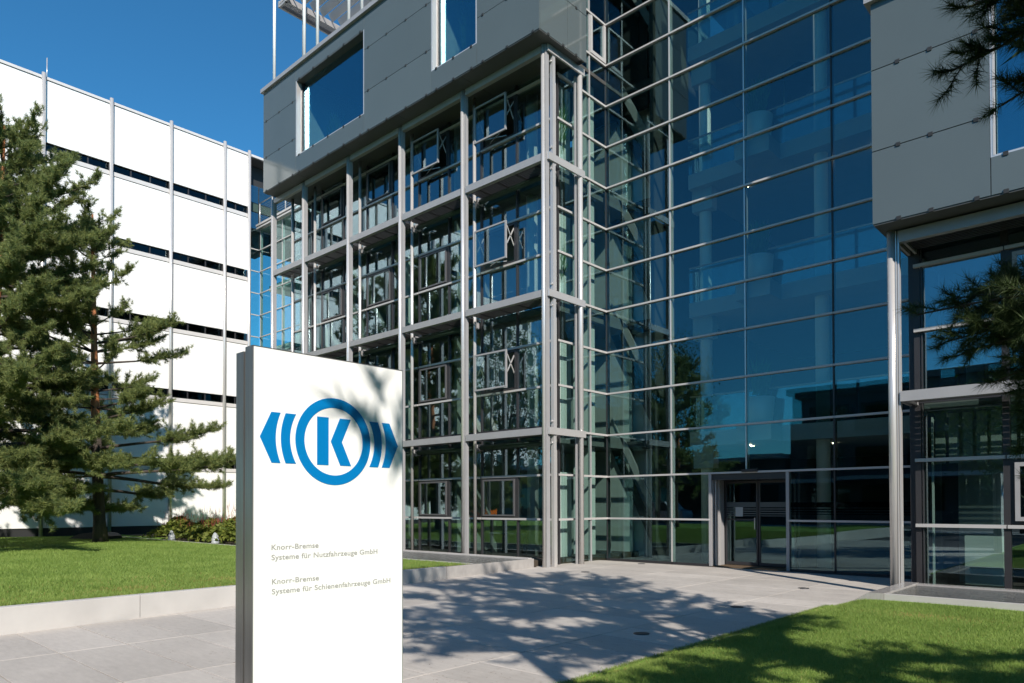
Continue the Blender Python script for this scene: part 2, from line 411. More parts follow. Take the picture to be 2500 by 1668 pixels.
o = blades('grass', 190000, lambda r, n: -3.99 + 4.4*r.uniform(0, 1, n), lambda r, n: 3.9 + 7.75*r.uniform(0, 1, n), lambda x, y: vrl(x, y)-.016, .042, .0052, 'grass_blade', 3, keep=right_keep)
tag(o, 'short mown grass of the lawn beside the paved path', 'grass', kind='stuff')
o = blades('dry_grass', 60000, lambda r, n: -3.99 + 4.0*r.uniform(0, 1, n), lambda r, n: 4.5 + 7.0*r.uniform(0, 1, n), lambda x, y: vrl(x, y)-.014, .034, .005, 'grass_dry', 4, keep=lambda x, y, r: r.uniform(0, 1, len(x)) < dry(x, y)*.8 + .03)
tag(o, 'straw coloured worn patch in the lawn by the paved path', 'grass', kind='stuff')
o = blades('grass', 9000, lambda r, n: -4.0 - .035*np.abs(r.normal(0, 1, n)), lambda r, n: 3.9 + 7.75*r.uniform(0, 1, n), lambda x, y: 0*x - .004, .035, .005, 'grass_blade', 8)
tag(o, 'ragged grass fringe creeping over the edge of the paved path', 'grass', kind='stuff')
_r = np.random.RandomState(12); _n = 2600
_x = -4.2 - 6*_r.uniform(0, 1, _n)**1.5; _y = 3 + 12*_r.uniform(0, 1, _n); _a = _r.uniform(0, 6.28, _n); _l = _r.uniform(.015, .045, _n); _w = .0028
_c, _s2 = np.cos(_a), np.sin(_a); _V = np.empty((_n, 3, 3))
_V[:, 0] = np.stack([_x - _s2*_w, _y + _c*_w, 0*_x + .003], 1); _V[:, 1] = np.stack([_x + _s2*_w, _y - _c*_w, 0*_x + .003], 1); _V[:, 2] = np.stack([_x + _c*_l, _y + _s2*_l, 0*_x + .006], 1)
tag(raw_mesh('fallen_needles', _V.reshape(-1, 3), None, 'litter'), 'dry brown pine needles scattered over the paving slabs', 'litter', kind='stuff')
def lx_(r, n): return -10.9 - 25*r.uniform(0, 1, n)**1.6
def lkeep(x, y, r): return x < -10.72 - .1145*(y-2.6) - .16
o = blades('grass', 230000, lx_, lambda r, n: 1.0 + 10.4*r.uniform(0, 1, n), lambda x, y: .345 - .0104*(y-2) - .03, .065, .0125, 'grass_blade', 5, keep=lkeep)
tag(o, 'mown grass of the raised lawn behind the low stone wall', 'grass', kind='stuff')
def ldry(x, y):
    e = -10.72 - .1145*(y-2.6) - .16 - x
    return .45*np.exp(-(e/.12)**2) + .9*np.exp(-(((x+11.9)/.25)**2 + ((y-4.1)/.35)**2)) + .5*np.exp(-(((x+12.4)/.3)**2 + ((y-5.9)/.5)**2)) + .7*np.exp(-(((x+11.6)/.3)**2 + ((y-1.9)/.5)**2))
o = blades('dry_grass', 90000, lambda r, n: -10.9 - 3*r.uniform(0, 1, n), lambda r, n: 1.0 + 10.4*r.uniform(0, 1, n), lambda x, y: .345 - .0104*(y-2) - .03, .058, .011, 'grass_dry', 6, keep=lambda x, y, r: lkeep(x, y, r) & (r.uniform(0, 1, len(x)) < ldry(x, y)*.5 + .02))
tag(o, 'yellowed dry grass along the edge of the low stone wall', 'grass', kind='stuff')

# low stone wall
wall = empty('retaining_wall', 'long low pale stone wall holding the raised lawn along the path', 'wall', loc=(-11, 6, 0))
Minv = Matrix.Translation((11, -6, 0))
cuts = [-5, -2.6, -.2, 2.05, 3.92, 6.2, 8.5, 10.45]
for a, b in zip(cuts[:-1], cuts[1:]):
    a += .004; b -= .004; t = .16
    m = MB(); za, zb = lawn_z(a), lawn_z(b); xa, xb = wall_x(a), wall_x(b); c = .006
    m.v = [(xa, a, -.05), (xb, b, -.05), (xb-t, b, -.05), (xa-t, a, -.05), (xa, a, za-c), (xb, b, zb-c), (xb-t, b, zb), (xa-t, a, za), (xa-c, a, za), (xb-c, b, zb)]
    m.f = [(0, 1, 5, 4), (4, 5, 9, 8), (8, 9, 6, 7), (2, 3, 7, 6), (0, 4, 8, 7, 3), (1, 2, 6, 9, 5)]
    o = m.obj('stone_block', 'stone', wall); o.location = (11, -6, 0)
# left water basin in front of the wing
bas = empty('water_basin', 'long shallow water basin with stone rim along the foot of the grey wing', 'basin', loc=(-20, 12.5, 0))
def bobj(m, name, mat): o = m.obj(name, mat, bas); o.location = (20, -12.5, 0); return o
ya, yb = 10.458, 13.78
m = MB(); za, zb = lawn_z(ya), lawn_z(yb) + .005; xa, xb = wall_x(ya), wall_x(yb)
m.v = [(xa, ya, -.05), (xb, yb, -.05), (xb-.09, yb, -.05), (xa-.09, ya, -.05), (xa, ya, za), (xb, yb, zb), (xb-.09, yb, zb), (xa-.09, ya, za)]
m.f = [(0, 1, 5, 4), (4, 5, 6, 7), (2, 3, 7, 6), (0, 4, 7, 3), (1, 2, 6, 5)]
bobj(m, 'end_rim', 'wet_stone')
bobj(MB().box(-36.5, wall_x(13.7)-.095, 13.66, 13.80, -.05, .24), 'back_rim', 'stone')
bobj(MB().box(-36.5, wall_x(11.5)-.165, 11.46, 11.56, -.05, .243), 'front_rim', 'stone')
tag(MB().prism([(-36.4, 11.565), (wall_x(11.565)-.12, 11.565), (wall_x(13.655)-.12, 13.655), (-36.4, 13.655)], lambda u, v, d: (u, v, d), .0, .205).obj('pool_water', 'water'), kind='structure')
tag(MB().box(-36.3, -21.5, 12.35, 13.654, .1, .25).obj('planting_bed', 'soil'), kind='structure')
# right water basin
bas2 = empty('water_basin', 'raised water basin with pale stone rim under the dark glazing at the right', 'basin', loc=(2, 12.8, 0))
def b2(m, name, mat): o = m.obj(name, mat, bas2); o.location = (-2, -12.8, 0); return o
b2(MB().box(-3.24, 12, 13.58, 13.76, -.05, .242), 'back_rim', 'wet_stone')
b2(MB().box(-3.24, 12, 11.76, 11.86, -.05, .240), 'front_rim', 'stone')
m = MB().prism([(-3.84, -.05), (-3.84, .004), (-3.46, .247), (-3.245, .247), (-3.245, -.05)], lambda u, v, d: (u, d, v), 13.765, 11.755)
b2(m, 'overflow_rim', 'wet_stone')
tag(MB().box(-3.24, 12, 11.865, 13.575, .0, .215).obj('pool_water', 'water'), kind='structure')

# ------------------------------------------------------------------ white building (far left)
XW = -36.8
wb = empty('white_building', 'long white office building with narrow window bands and tubular posts', 'building', loc=(XW, 10, 0))
def w_(m, name, mat, smooth=False): o = m.obj(name, mat, wb, smooth); o.location = (-XW, -10, 0); return o
posts = [-4.7, -1.95, .8, 3.58, 6.33, 9.08, 11.85, 14.6, 17.36, 18.72]
w_(MB().box(-52, XW-.35, -4.7, 18.7, .0, 20.6), 'core', 'dark')
w_(MB().box(-52, XW-.06, -4.75, 27, 20.62, 20.7), 'roof_slab', 'soffit')
lev = [3.355 + 3.472*k for k in range(5)]           # underside of each sill
tops = [l + .60 for l in lev]                     # top of each window band
zlo = [.62] + tops; zhi = lev + [20.64]
for a, b in zip(posts[:-1], posts[1:]):
    for k in range(6):
        w_(MB().box(XW-.07, XW, a+.025, b-.025, zlo[k], zhi[k]-.025), 'wall_panel', 'white_panel')
    for k in range(5):
        w_(MB().box(XW-.12, XW+.035, a+.025, b-.025, lev[k], lev[k]+.19), 'sill', 'sill_grey')
        nseg = 3 if b-a > 2 else 2
        for q in range(nseg):
            p0 = a + .04 + (b-a-.08)*q/nseg; p1 = a + .04 + (b-a-.08)*(q+1)/nseg
            o = MB().box(XW-.13, XW-.118, p0+.03, p1-.03, lev[k]+.19, tops[k]); o = w_(o, 'window', 'band_glass')
            w2 = MB().box(XW-.15, XW-.08, p1-.03, p1+.03, lev[k]+.19, tops[k]-.002).obj('frame', 'anthracite', o)
    w_(MB().box(XW-.30, XW-.05, a+.0, b-.0, .1, .6), 'plinth', 'dark')
    w_(MB().box(XW-.1, XW+.05, a+.03, b-.03, 20.64, 20.76), 'coping', 'sill_grey')
w_(MB().box(XW-.1, XW+.05, 18.74, 27, 20.64, 20.76), 'coping', 'sill_grey')
for y in posts: w_(MB().tube([(XW+.11, y, .2), (XW+.11, y, 20.86)], .085, 12), 'post', 'silver', True)
w_(MB().tube([(XW-1.5, 9.6, 20.6), (XW-1.5, 9.6, 21.15)], .04, 8).tube([(XW-1.5, 9.6, 21.15), (XW-1.5, 9.6, 22.45)], .022, 6), 'lightning_rod', 'silver', True)
# recessed loggia beyond the last post
w_(MB().box(-41, XW-.9, 18.72, 27, 17.0, 20.6), 'loggia_core', 'dark')
for k, (z0, z1) in enumerate(((17.1, 18.0), (18.05, 18.5), (18.55, 19.5))):
    for q in range(5):
        w_(MB().box(XW-.88, XW-.85, 18.9+q*.9, 19.74+q*.9, z0, z1), 'loggia_pane', 'wing_glass' if k != 1 else 'awning')

# ------------------------------------------------------------------ glass link between the two
YL = 19.4
lk = empty('glass_link_building', 'green glass link with roof terrace railing between white building and grey wing', 'building', loc=(-31, YL, 0))
def l_(m, name, mat, smooth=False): o = m.obj(name, mat, lk, smooth); o.location = (31, -YL, 0); return o
l_(MB().box(-36.7, -20, YL+5, YL+5.2, 0, 16.8), 'back_wall', 'white_paint')
for k in range(1, 5): l_(MB().box(-36.7, -20, YL+.5, YL+5, 3.43*k-.3, 3.43*k), 'floor_slab', 'white_paint')
l_(MB().box(-36.75, -20, YL-.05, YL+5.2, 16.72, 16.92), 'roof_slab', 'sill_grey')
lx = [-36.72, -34.4, -32.1, -29.8, -27.5, -25.2]
for a, b in zip(lx[:-1], lx[1:]):
    for k in range(14):
        z0, z1 = 1.2*k, min(1.2*(k+1), 16.72)
        o = pane(lk, 'y', YL, a+.03, b-.03, z0+.02, z1-.02, 'link_glass'); o.location = Vector(o.location) - Vector((-31, YL, 0))
for k in range(1, 14): l_(MB().box(-36.75, -25.2, YL-.08, YL-.02, 1.2*k-.025, 1.2*k+.025), 'transom', 'transom')
for x in lx: l_(MB().box(x-.03, x+.03, YL-.015, YL+.12, 0, 16.72), 'mullion', 'transom')
for k in range(14):      # return strip along the white building
    o = pane(lk, 'x', XW, 18.85, 19.36, 1.2*k+.03, min(1.2*k+1.17, 16.7), 'link_glass'); o.location = Vector(o.location) - Vector((-31, YL, 0))
    if k: l_(MB().box(XW-.02, XW+.05, 18.8, 19.3, 1.2*k-.025, 1.2*k+.025), 'transom', 'transom')
for k in range(4): l_(MB().bar((-36, YL+1.6, 3.43*k+.1), (-33.2, YL+1.6, 3.43*k+3.3), .08, .35), 'stair_stringer', 'white_paint')
l_(MB().box(-36.8, -25, YL-.25, YL-.1, 16.86, 16.96), 'terrace_edge', 'transom')
l_(MB().box(-36.8, -25, YL-.22, YL-.1, 16.72, 16.80), 'terrace_edge', 'transom')
for i in range(9):
    x = -36.5 + i*1.35
    l_(MB().tube([(x, YL-.17, 16.9), (x, YL-.17, 18.05)], .032, 8), 'railing_post', 'silver', True)
l_(MB().tube([(-36.7, YL-.17, 18.08), (-25, YL-.17, 18.08)], .028, 8), 'handrail', 'silver', True)
for k in range(8): l_(MB().tube([(-36.6, YL-.17, 17.04+.12*k), (-25, YL-.17, 17.04+.12*k)], .008, 5), 'railing_wire', 'silver', True)

# ------------------------------------------------------------------ grey office wing (left)
YP, YC, YS, YG, XR = 13.45, 14.0, 14.5, 14.85, -12.1
wing = empty('office_wing', 'grey clad office wing with steel frame grid and open glazed windows', 'building', loc=(-18, 14, 0))
def p_(m, name, mat, smooth=False, par=None):
    o = m.obj(name, mat, par or wing, smooth)
    if par is None: o.location = (18, -14, 0)
    return o
def wp(axis, pos, a0, a1, z0, z1, mat='wing_glass', name='glass_pane', par=None):
    o = pane(par or wing, axis, pos, a0, a1, z0, z1, mat, name)
    if par is None: o.location = Vector(o.location) - Vector((-18, 14, 0))
    return o
ZB, ZT = 13.47, 17.25
rows = [(ZB, 14.73), (14.745, 16.105), (16.12, ZT)]
clip_me = MB().box(-.035, .035, -.014, .02, -.032, .032).mesh('panel_clip', 'dark')
clip_mx = MB().box(-.014, .02, -.035, .035, -.032, .032).mesh('panel_clip', 'dark')
def clips(x0, x1, z):
    k = max(2, int((x1-x0)/.85) + 1)
    for i in range(k):
        x = x0 + .22 + (x1-x0-.44)*i/(k-1); put(clip_me, 'panel_clip', wing, (x+18, YP-14, z))
def clad(x0, x1, z0, z1): return p_(MB().box(x0+.006, x1-.006, YP, YP+.03, z0, z1), 'cladding_panel', 'cladding')
X0, X1 = -25.27, -11.48
for a, b in ((X0, -22.95), (-18.83, -15.58), (-13.70, X1)):
    for z0, z1 in rows: clad(a, b, z0, z1)
    for z in (14.737, 16.112): clips(a, b, z)
    clips(a, b, ZB+.005)
for a, b in ((-22.95, -18.83), (-15.58, -13.70)):
    clad(a, b, ZB, 14.07); clad(a, b, 16.80, ZT); clips(a, b, ZB+.005); clips(a, b, 14.07); clips(a, b, 16.80)
for y0, y1 in ((YP+.035, 14.58), (14.59, 15.40)):
    for z0, z1 in rows: p_(MB().box(X1-.03, X1, y0, y1, z0, z1), 'cladding_panel', 'cladding')
for z in (14.737, ZB+.005):
    for y in (13.8, 14.4, 14.95): put(clip_mx, 'panel_clip', wing, (X1+18-.006, y-14, z))
p_(MB().box(X0, X0+.03, YP+.035, 20, ZB, ZT), 'side_panel', 'cladding')
# backing behind the panels (leaving the window openings free)
for a, b in ((X0+.035, -22.99), (-18.79, -15.62), (-13.66, X1-.035)): p_(MB().box(a, b, YP+.04, YP+.5, ZB+.03, ZT), 'backing_wall', 'dark')
for a, b in ((-22.99, -18.79), (-15.62, -13.66)):
    p_(MB().box(a, b, YP+.04, YP+.5, ZB+.03, 14.05), 'backing_wall', 'dark'); p_(MB().box(a, b, YP+.04, YP+.5, 16.82, ZT), 'backing_wall', 'dark')
p_(MB().box(X1-.6, X1-.035, YP+.5, 15.38, ZB+.03, ZT), 'backing_wall', 'dark')
p_(MB().box(X0-.08, X1+.06, YP-.09, 21, ZT+.01, ZT+.15), 'roof_coping', 'beam_grey')
p_(MB().box(X0+.02, X1-.01, YP+.015, YG+.3, ZB-.03, ZB+.02), 'soffit', 'soffit')
for x in (-22.9, -20.05, -17.2, -14.35): p_(MB().box(x-.004, x+.004, YP+.02, YG, ZB-.034, ZB-.031), 'soffit_joint', 'dark')
# corner windows of the box
for a, b, zt in ((-22.95, -18.83, 16.80), (-15.58, -13.70, 16.80)):
    wf = p_(MB().box(a, a+.05, YP+.005, YP+.27, 14.07, zt), 'window', 'silver')
    p_(MB().box(b-.05, b, YP+.005, YP+.27, 14.07, zt), 'reveal', 'silver', par=wf)
    p_(MB().box(a+.05, b-.05, YP+.005, YP+.27, zt-.04, zt), 'lintel', 'soffit', par=wf)
    p_(MB().box(a+.05, b-.05, YP+.005, YP+.27, 14.07, 14.10), 'sill', 'silver', par=wf)
    p_(MB().box(a+.05, a+.10, YP+.20, YP+.28, 14.1, zt-.04), 'frame', 'anthracite', par=wf)
    wf.location = (18, -14, 0)
    wp('y', YP+.26, a+.10, b-.05, 14.10, zt-.04, 'box_glass', 'pane', par=wf)
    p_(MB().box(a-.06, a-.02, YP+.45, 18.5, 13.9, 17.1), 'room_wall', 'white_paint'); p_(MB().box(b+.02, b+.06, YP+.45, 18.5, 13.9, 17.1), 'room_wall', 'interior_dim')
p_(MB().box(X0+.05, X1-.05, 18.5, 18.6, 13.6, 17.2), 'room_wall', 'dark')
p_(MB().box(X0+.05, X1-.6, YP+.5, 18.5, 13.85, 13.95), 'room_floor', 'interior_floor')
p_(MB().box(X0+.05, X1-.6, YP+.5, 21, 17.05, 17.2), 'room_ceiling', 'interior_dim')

# steel frame
colx = [-11.82, -14.84, -17.69, -20.50, -23.33, -25.56]
beamz = [(3.40, 3.58), (6.94, 7.12), (10.46, 10.65), (13.26, 13.44)]
for i, x in enumerate(colx):
    z0 = .0 if i == 0 else .15
    c = p_(MB().tube([(x, YC, z0), (x, YC, ZB-.03)], .062, 16), 'column', 'silver', True)
    fl = MB().box(x+.075, x+.088, YC-.03, YC+.12, z0, ZB-.04)
    if i: fl.box(x+.105, x+.122, YC+.0, YC+.10, z0, ZB-.04).box(x+.088, x+.105, YC+.03, YC+.05, z0, ZB-.04)
    q = p_(fl, 'flange', 'beam_grey')
    q.parent = c; q.location = (0, 0, 0)
    c.location = (18, -14, 0)
    if 0 < i < 5:
        p_(MB().tube([(x-.035, YS, z0), (x-.035, YS, ZB-.03)], .05, 14), 'slim_post', 'silver', True)
p_(MB().tube([(-24.95, YS, .15), (-24.95, YS, ZB-.03)], .055, 14), 'slim_post', 'silver', True)
for z0, z1 in beamz:
    for i in range(5):
        xa, xb = colx[i+1] + .13, colx[i] - .066
        p_(MB().box(xa, xb, YC-.03, YC+.02, z0, z1).box(xa, xb, YC+.02, YC+.10, z1-.03, z1).box(xa, xb, YC+.02, YC+.10, z0, z0+.03), 'beam', 'beam_grey')
    if z0 < 13:
        for i in range(5):
            gm = MB(); xa, xb = colx[i+1]+.14, colx[i]-.07
            for k in range(9): gm.box(xa, xb, YC+.13+k*.075, YC+.175+k*.075, z0+.05, z0+.08)
            for k in range(4): xx = xa + (xb-xa)*(k+.5)/4; gm.box(xx-.02, xx+.02, YC+.12, YC+.80, z0+.03, z0+.049)
            p_(gm, 'grating', 'anthracite')
    p_(MB().box(-11.715, -11.665, YC+.02, 15.56, z0, z1), 'return_beam', 'silver')
p_(MB().box(-11.80, -11.70, 14.24, 14.34, 0, ZB-.03), 'corner_post', 'silver')
for z in (3.2, 3.75, 6.75, 7.3, 10.3, 10.85, 13.1): p_(MB().tube([(-11.75, 14.20, z), (-11.75, 14.235, z)], .035, 8), 'bolt', 'silver', True)
p_(MB().tube([(-11.74, 15.44, 0), (-11.74, 15.44, 13.28)], .07, 14), 'return_post', 'silver', True)
p_(MB().box(-11.90, -11.86, 15.38, 15.48, 0, 13.28), 'return_plate', 'beam_grey')

# glazed facade
zlev = [1.2*k for k in range(12)]
bays = [(-14.92, XR), (-17.76, -14.92), (-20.57, -17.76), (-23.40, -20.57), (-25.5, -23.40)]
for bi, (a, b) in enumerate(bays):
    for st in range(4):
        zb = 3.6*st
        ztop = min(zb+3.6, 13.42)
        xm = a + 1.42
        zz = [zb+.12 if st else .06, zb+1.2, zb+2.4, ztop]
        for r in range(3):
            z0, z1 = zz[r]+.03, zz[r+1]-.03
            wp('y', YG, xm+.035, b-.04, z0, z1)
            is_win = (r == 1 and bi < 4)
            if not is_win: wp('y', YG, a+.04, xm-.035, z0, z1)
            else:
                fr = MB(); t = .065; x0, x1 = a+.035, xm-.03
                fr.box(x0, x1, YG-.05, YG+.05, z0-.005, z0+t).box(x0, x1, YG-.05, YG+.05, z1-t, z1+.005).box(x0, x0+t, YG-.05, YG+.05, z0+t, z1-t).box(x1-t, x1, YG-.05, YG+.05, z0+t, z1-t)
                fw = p_(fr, 'window', 'anthracite'); 
                opened = (bi == 0 and st >= 1) or (bi == 1 and st == 3)
                d = .38 if opened else .065
                s0, s1, q0, q1 = x0+.05, x1-.05, z0+.045, z1-.045; yy = YG - d; e = .045
                sm = MB(); sm.box(s0, s1, yy-.025, yy+.025, q0, q0+e).box(s0, s1, yy-.025, yy+.025, q1-e, q1).box(s0, s0+e, yy-.025, yy+.025, q0+e, q1-e).box(s1-e, s1, yy-.025, yy+.025, q0+e, q1-e)
                p_(sm, 'sash', 'beam_grey' if opened else 'sash_grey', par=fw)
                wp('y', yy, s0+e, s1-e, q0+e, q1-e, name='pane', par=fw)
                if opened:
                    p_(MB().box(s0+.02, s1-.02, yy+.028, yy+.055, q0+.02, q0+.05).box(s1-.05, s1-.02, yy+.028, yy+.055, q0+.05, q1-.05).box(s0+.02, s0+.05, yy+.028, yy+.055, q0+.05, q1-.05), 'sash_gasket', 'anthracite', par=fw)
                    for sx in (s0+.03, s1-.03):
                        am = MB(); am.bar((sx, yy+.05, q1-.12), (sx, YG-.04, q1-.62), .02, .03).bar((sx, yy+.05, q1-.62), (sx, YG-.04, q1-.12), .02, .03)
                        p_(am, 'stay_arm', 'silver', par=fw)
                    for sz in (q0+.06,):
                        p_(MB().bar((s0+.2, yy+.05, sz), (s1-.3, YG-.04, sz), .02, .02).bar((s1-.2, yy+.05, sz), (s0+.3, YG-.04, sz), .02, .02), 'stay_arm', 'silver', par=fw)
            if r: p_(MB().box(a+.02, b-.03, YG-.075, YG+.02, zz[r]-.028, zz[r]+.028), 'transom', 'transom')
        if st and zb > 0: p_(MB().box(a+.02, b-.03, YG-.05, YG+.02, zb-.02, zb+.14), 'spandrel', 'anthracite')
        if not (bi == 0 and st == 1) and st < 3 and bi < 4:
            ar = p_(MB().tube([(a+.1, YG-.16, zb+3.26), (b-.1, YG-.16, zb+3.26)], .075, 12), 'awning_roller', 'awning', True)
            p_(MB().box(a+.06, a+.1, YG-.25, YG-.06, zb+3.16, zb+3.36).box(b-.1, b-.06, YG-.25, YG-.06, zb+3.16, zb+3.36), 'bracket', 'beam_grey', par=ar)
    for x in (a, a+1.42): p_(MB().box(x-.026, x+.026, YG-.045, YG+.09, .05, 13.42), 'mullion', 'anthracite')
p_(MB().box(-25.5, XR-.05, YG-.02, YG+.05, -.02, .06), 'base_rail', 'anthracite')
# corner post and return glazing
p_(MB().box(XR-.12, XR-.02, YG-.04, YG+.16, 0, 13.42).box(XR-.02, XR+.03, YG+.02, YG+.06, 0, 13.42), 'corner_mullion', 'anthracite')
p_(MB().box(XR-.02, XR+.02, YG-.06, YG-.02, 0, 13.42), 'corner_strip', 'silver')
YI = 17.15
for k in range(16):
    z0, z1 = 1.2*k+.03, 1.2*(k+1)-.03
    if z0 < 13.3:
        wp('x', XR, YG+.18, 16.30, max(z0, .05), z1, 'hall_glass')
        if k: p_(MB().box(XR-.02, XR+.055, YG+.02, YI-.045, 1.2*k-.028, 1.2*k+.028), 'transom', 'transom')
    else:
        wp('x', XR, 15.45, 16.30, z0, z1, 'hall_glass')
        p_(MB().box(XR-.02, XR+.055, 15.42, YI-.045, 1.2*k-.028, 1.2*k+.028), 'transom', 'transom')
    wp('x', XR, 16.36, YI-.04, max(z0, .05), z1, 'hall_glass')
p_(MB().box(XR-.06, XR+.03, 16.305, 16.355, 0, 19.2), 'mullion', 'beam_grey')
wf = p_(MB().box(XR+.0, XR+.06, 16.36, 16.45, 14.46, 15.55).box(XR+.0, XR+.06, 17.0, 17.1, 14.46, 15.55).box(XR+.0, XR+.06, 16.45, 17.0, 14.46, 14.56), 'window', 'transom')
# interior
for st in range(1, 4): p_(MB().box(-25.4, XR-.14, YG+.2, 21.5, 3.6*st-.32, 3.6*st+.02), 'floor_slab', 'ceiling')
p_(MB().box(-25.4, XR-.14, YG+.06, 21.5, -.04, .02), 'floor_slab', 'interior_floor')
p_(MB().box(-25.4, XR-.2, 18.6, 18.8, 0, 13.4), 'back_wall', 'interior_wall')
p_(MB().box(-25.35, -25.25, YG+.2, 20.2, 0, 13.4), 'side_wall', 'interior_wall')
for x in (-13.52, -19.1, -24.3): p_(MB().tube([(x, 15.5, 0), (x, 15.5, 13.4)], .17, 20), 'round_column', 'white_paint', True)
for st in range(4):
    p_(MB().box(-16.4, -16.3, YG+.25, 18.4, 3.6*st+.02, 3.6*st+3.25), 'partition', 'interior_wall')
    p_(MB().box(-22.0, -21.9, YG+.25, 18.4, 3.6*st+.02, 3.6*st+3.25), 'partition', 'interior_wall')
    p_(MB().box(-13.0, -12.42, 16.72, 17.0, 3.6*st+.02, 3.6*st+3.26), 'pier', 'white_paint')
    p_(MB().box(-12.52, -12.48, 15.15, 15.95, 3.6*st+.05, 3.6*st+2.5), 'curtain', 'white_paint')
    p_(MB().box(-15.4, -13.9, 15.6, 16.3, 3.6*st+.72, 3.6*st+.76).box(-15.35, -15.3, 15.62, 16.28, 3.6*st+.02, 3.6*st+.72).box(-14.0, -13.95, 15.62, 16.28, 3.6*st+.02, 3.6*st+.72), 'desk', 'desk_grey')
    p_(MB().box(-20.9, -19.6, 15.6, 16.3, 3.6*st+.72, 3.6*st+.76).box(-20.85, -20.8, 15.62, 16.28, 3.6*st+.02, 3.6*st+.72).box(-19.7, -19.65, 15.62, 16.28, 3.6*st+.02, 3.6*st+.72), 'desk', 'desk_grey')

# pergola on the roof terrace
pg = empty('roof_pergola', 'steel louvre pergola on slim posts above the roof of the grey wing', 'pergola', loc=(-22, 14, 17.4))
def g_(m, name, mat, smooth=False): o = m.obj(name, mat, pg, smooth); o.location = (22, -14, -17.4); return o
for x in (-24.72, -22.62, -21.76, -19.87, -19.14, -17.0): g_(MB().tube([(x, YP+.14, 17.38), (x, YP+.14, 22.5)], .055, 12), 'post', 'white_paint', True)
for x, y in ((-23.9, 14.35), (-22.4, 16.4), (-19.9, 16.4)): g_(MB().tube([(x, y, 17.38), (x, y, 20.5)], .07, 12), 'post', 'beam_grey', True)
g_(MB().box(-24.66, -24.58, 13.7, 17.6, 20.4, 20.62), 'edge_beam', 'beam_grey')
g_(MB().box(-24.2, -24.12, 13.7, 17.6, 20.4, 20.62), 'edge_beam', 'beam_grey')
gm = MB()
for k in range(5): gm.box(-24.55+k*.075, -24.51+k*.075, 13.7, 17.6, 20.5, 20.55)
g_(gm, 'edge_grating', 'beam_grey')
for k in range(9):
    y = 13.95+k*.42; g_(MB().bar((-24.1, y, 20.7), (-12, y, 20.7), .30, .03, up=(0, .75, .66)), 'louvre_blade', 'sill_grey')
g_(MB().box(-24.6, -12, 13.72, 13.80, 20.4, 20.62), 'edge_beam', 'beam_grey')
g_(MB().box(-21.3, -21.2, 13.8, 17.6, 20.35, 20.5), 'cross_beam', 'beam_grey')

# ------------------------------------------------------------------ glass entrance hall
hall = empty('glass_entrance_hall', 'tall dark blue glass entrance hall set between the two grey wings', 'building', loc=(-8, YI, 0))
def h_(m, name, mat, smooth=False, par=None):
    o = m.obj(name, mat, par or hall, smooth)
    if par is None: o.location = (8, -YI, 0)
    return o
def hp(axis, pos, a0, a1, z0, z1, mat='hall_glass', name='glass_pane', par=None):
    o = pane(par or hall, axis, pos, a0, a1, z0, z1, mat, name)
    if par is None: o.location = Vector(o.location) - Vector((-8, YI, 0))
    return o
hx = [-12.1, -9.98, -7.865, -5.745, -3.63]
DL, DR = -8.80, -6.86
for i in range(4):
    for k in range(16):
        z0, z1 = 1.2*k+.03, 1.2*(k+1)-.03; a, b = hx[i]+.02, hx[i+1]-.02
        if k < 2:
            if i == 1: b = DL-.08
            if i == 2: a = DR+.08
        hp('y', YI, a, b, max(z0, .05), z1)
for k in range(1, 17):
    for i in range(4):
        a, b = hx[i]+.004, hx[i+1]-.004
        if k == 1 and i == 1: b = DL-.05
        if k == 1 and i == 2: a = DR+.05
        h_(MB().box(a, b, YI-.07, YI+.03, 1.2*k-.023, 1.2*k+.023), 'transom', 'transom')
for i, x in enumerate(hx):
    z0 = 2.43 if i == 2 else 0
    h_(MB().box(x-.016, x+.016, YI-.03, YI+.14, z0, 19.2), 'mullion', 'silver' if i in (1, 2) else 'anthracite')
h_(MB().box(hx[0]+.05, DL-.08, YI-.03, YI+.05, -.02, .05), 'base_rail', 'anthracite')
h_(MB().box(DR+.08, hx[4], YI-.03, YI+.05, -.02, .05), 'base_rail', 'anthracite')
h_(MB().box(hx[0], 8, YI+.05, 27, 19.25, 19.5), 'roof_slab', 'soffit')
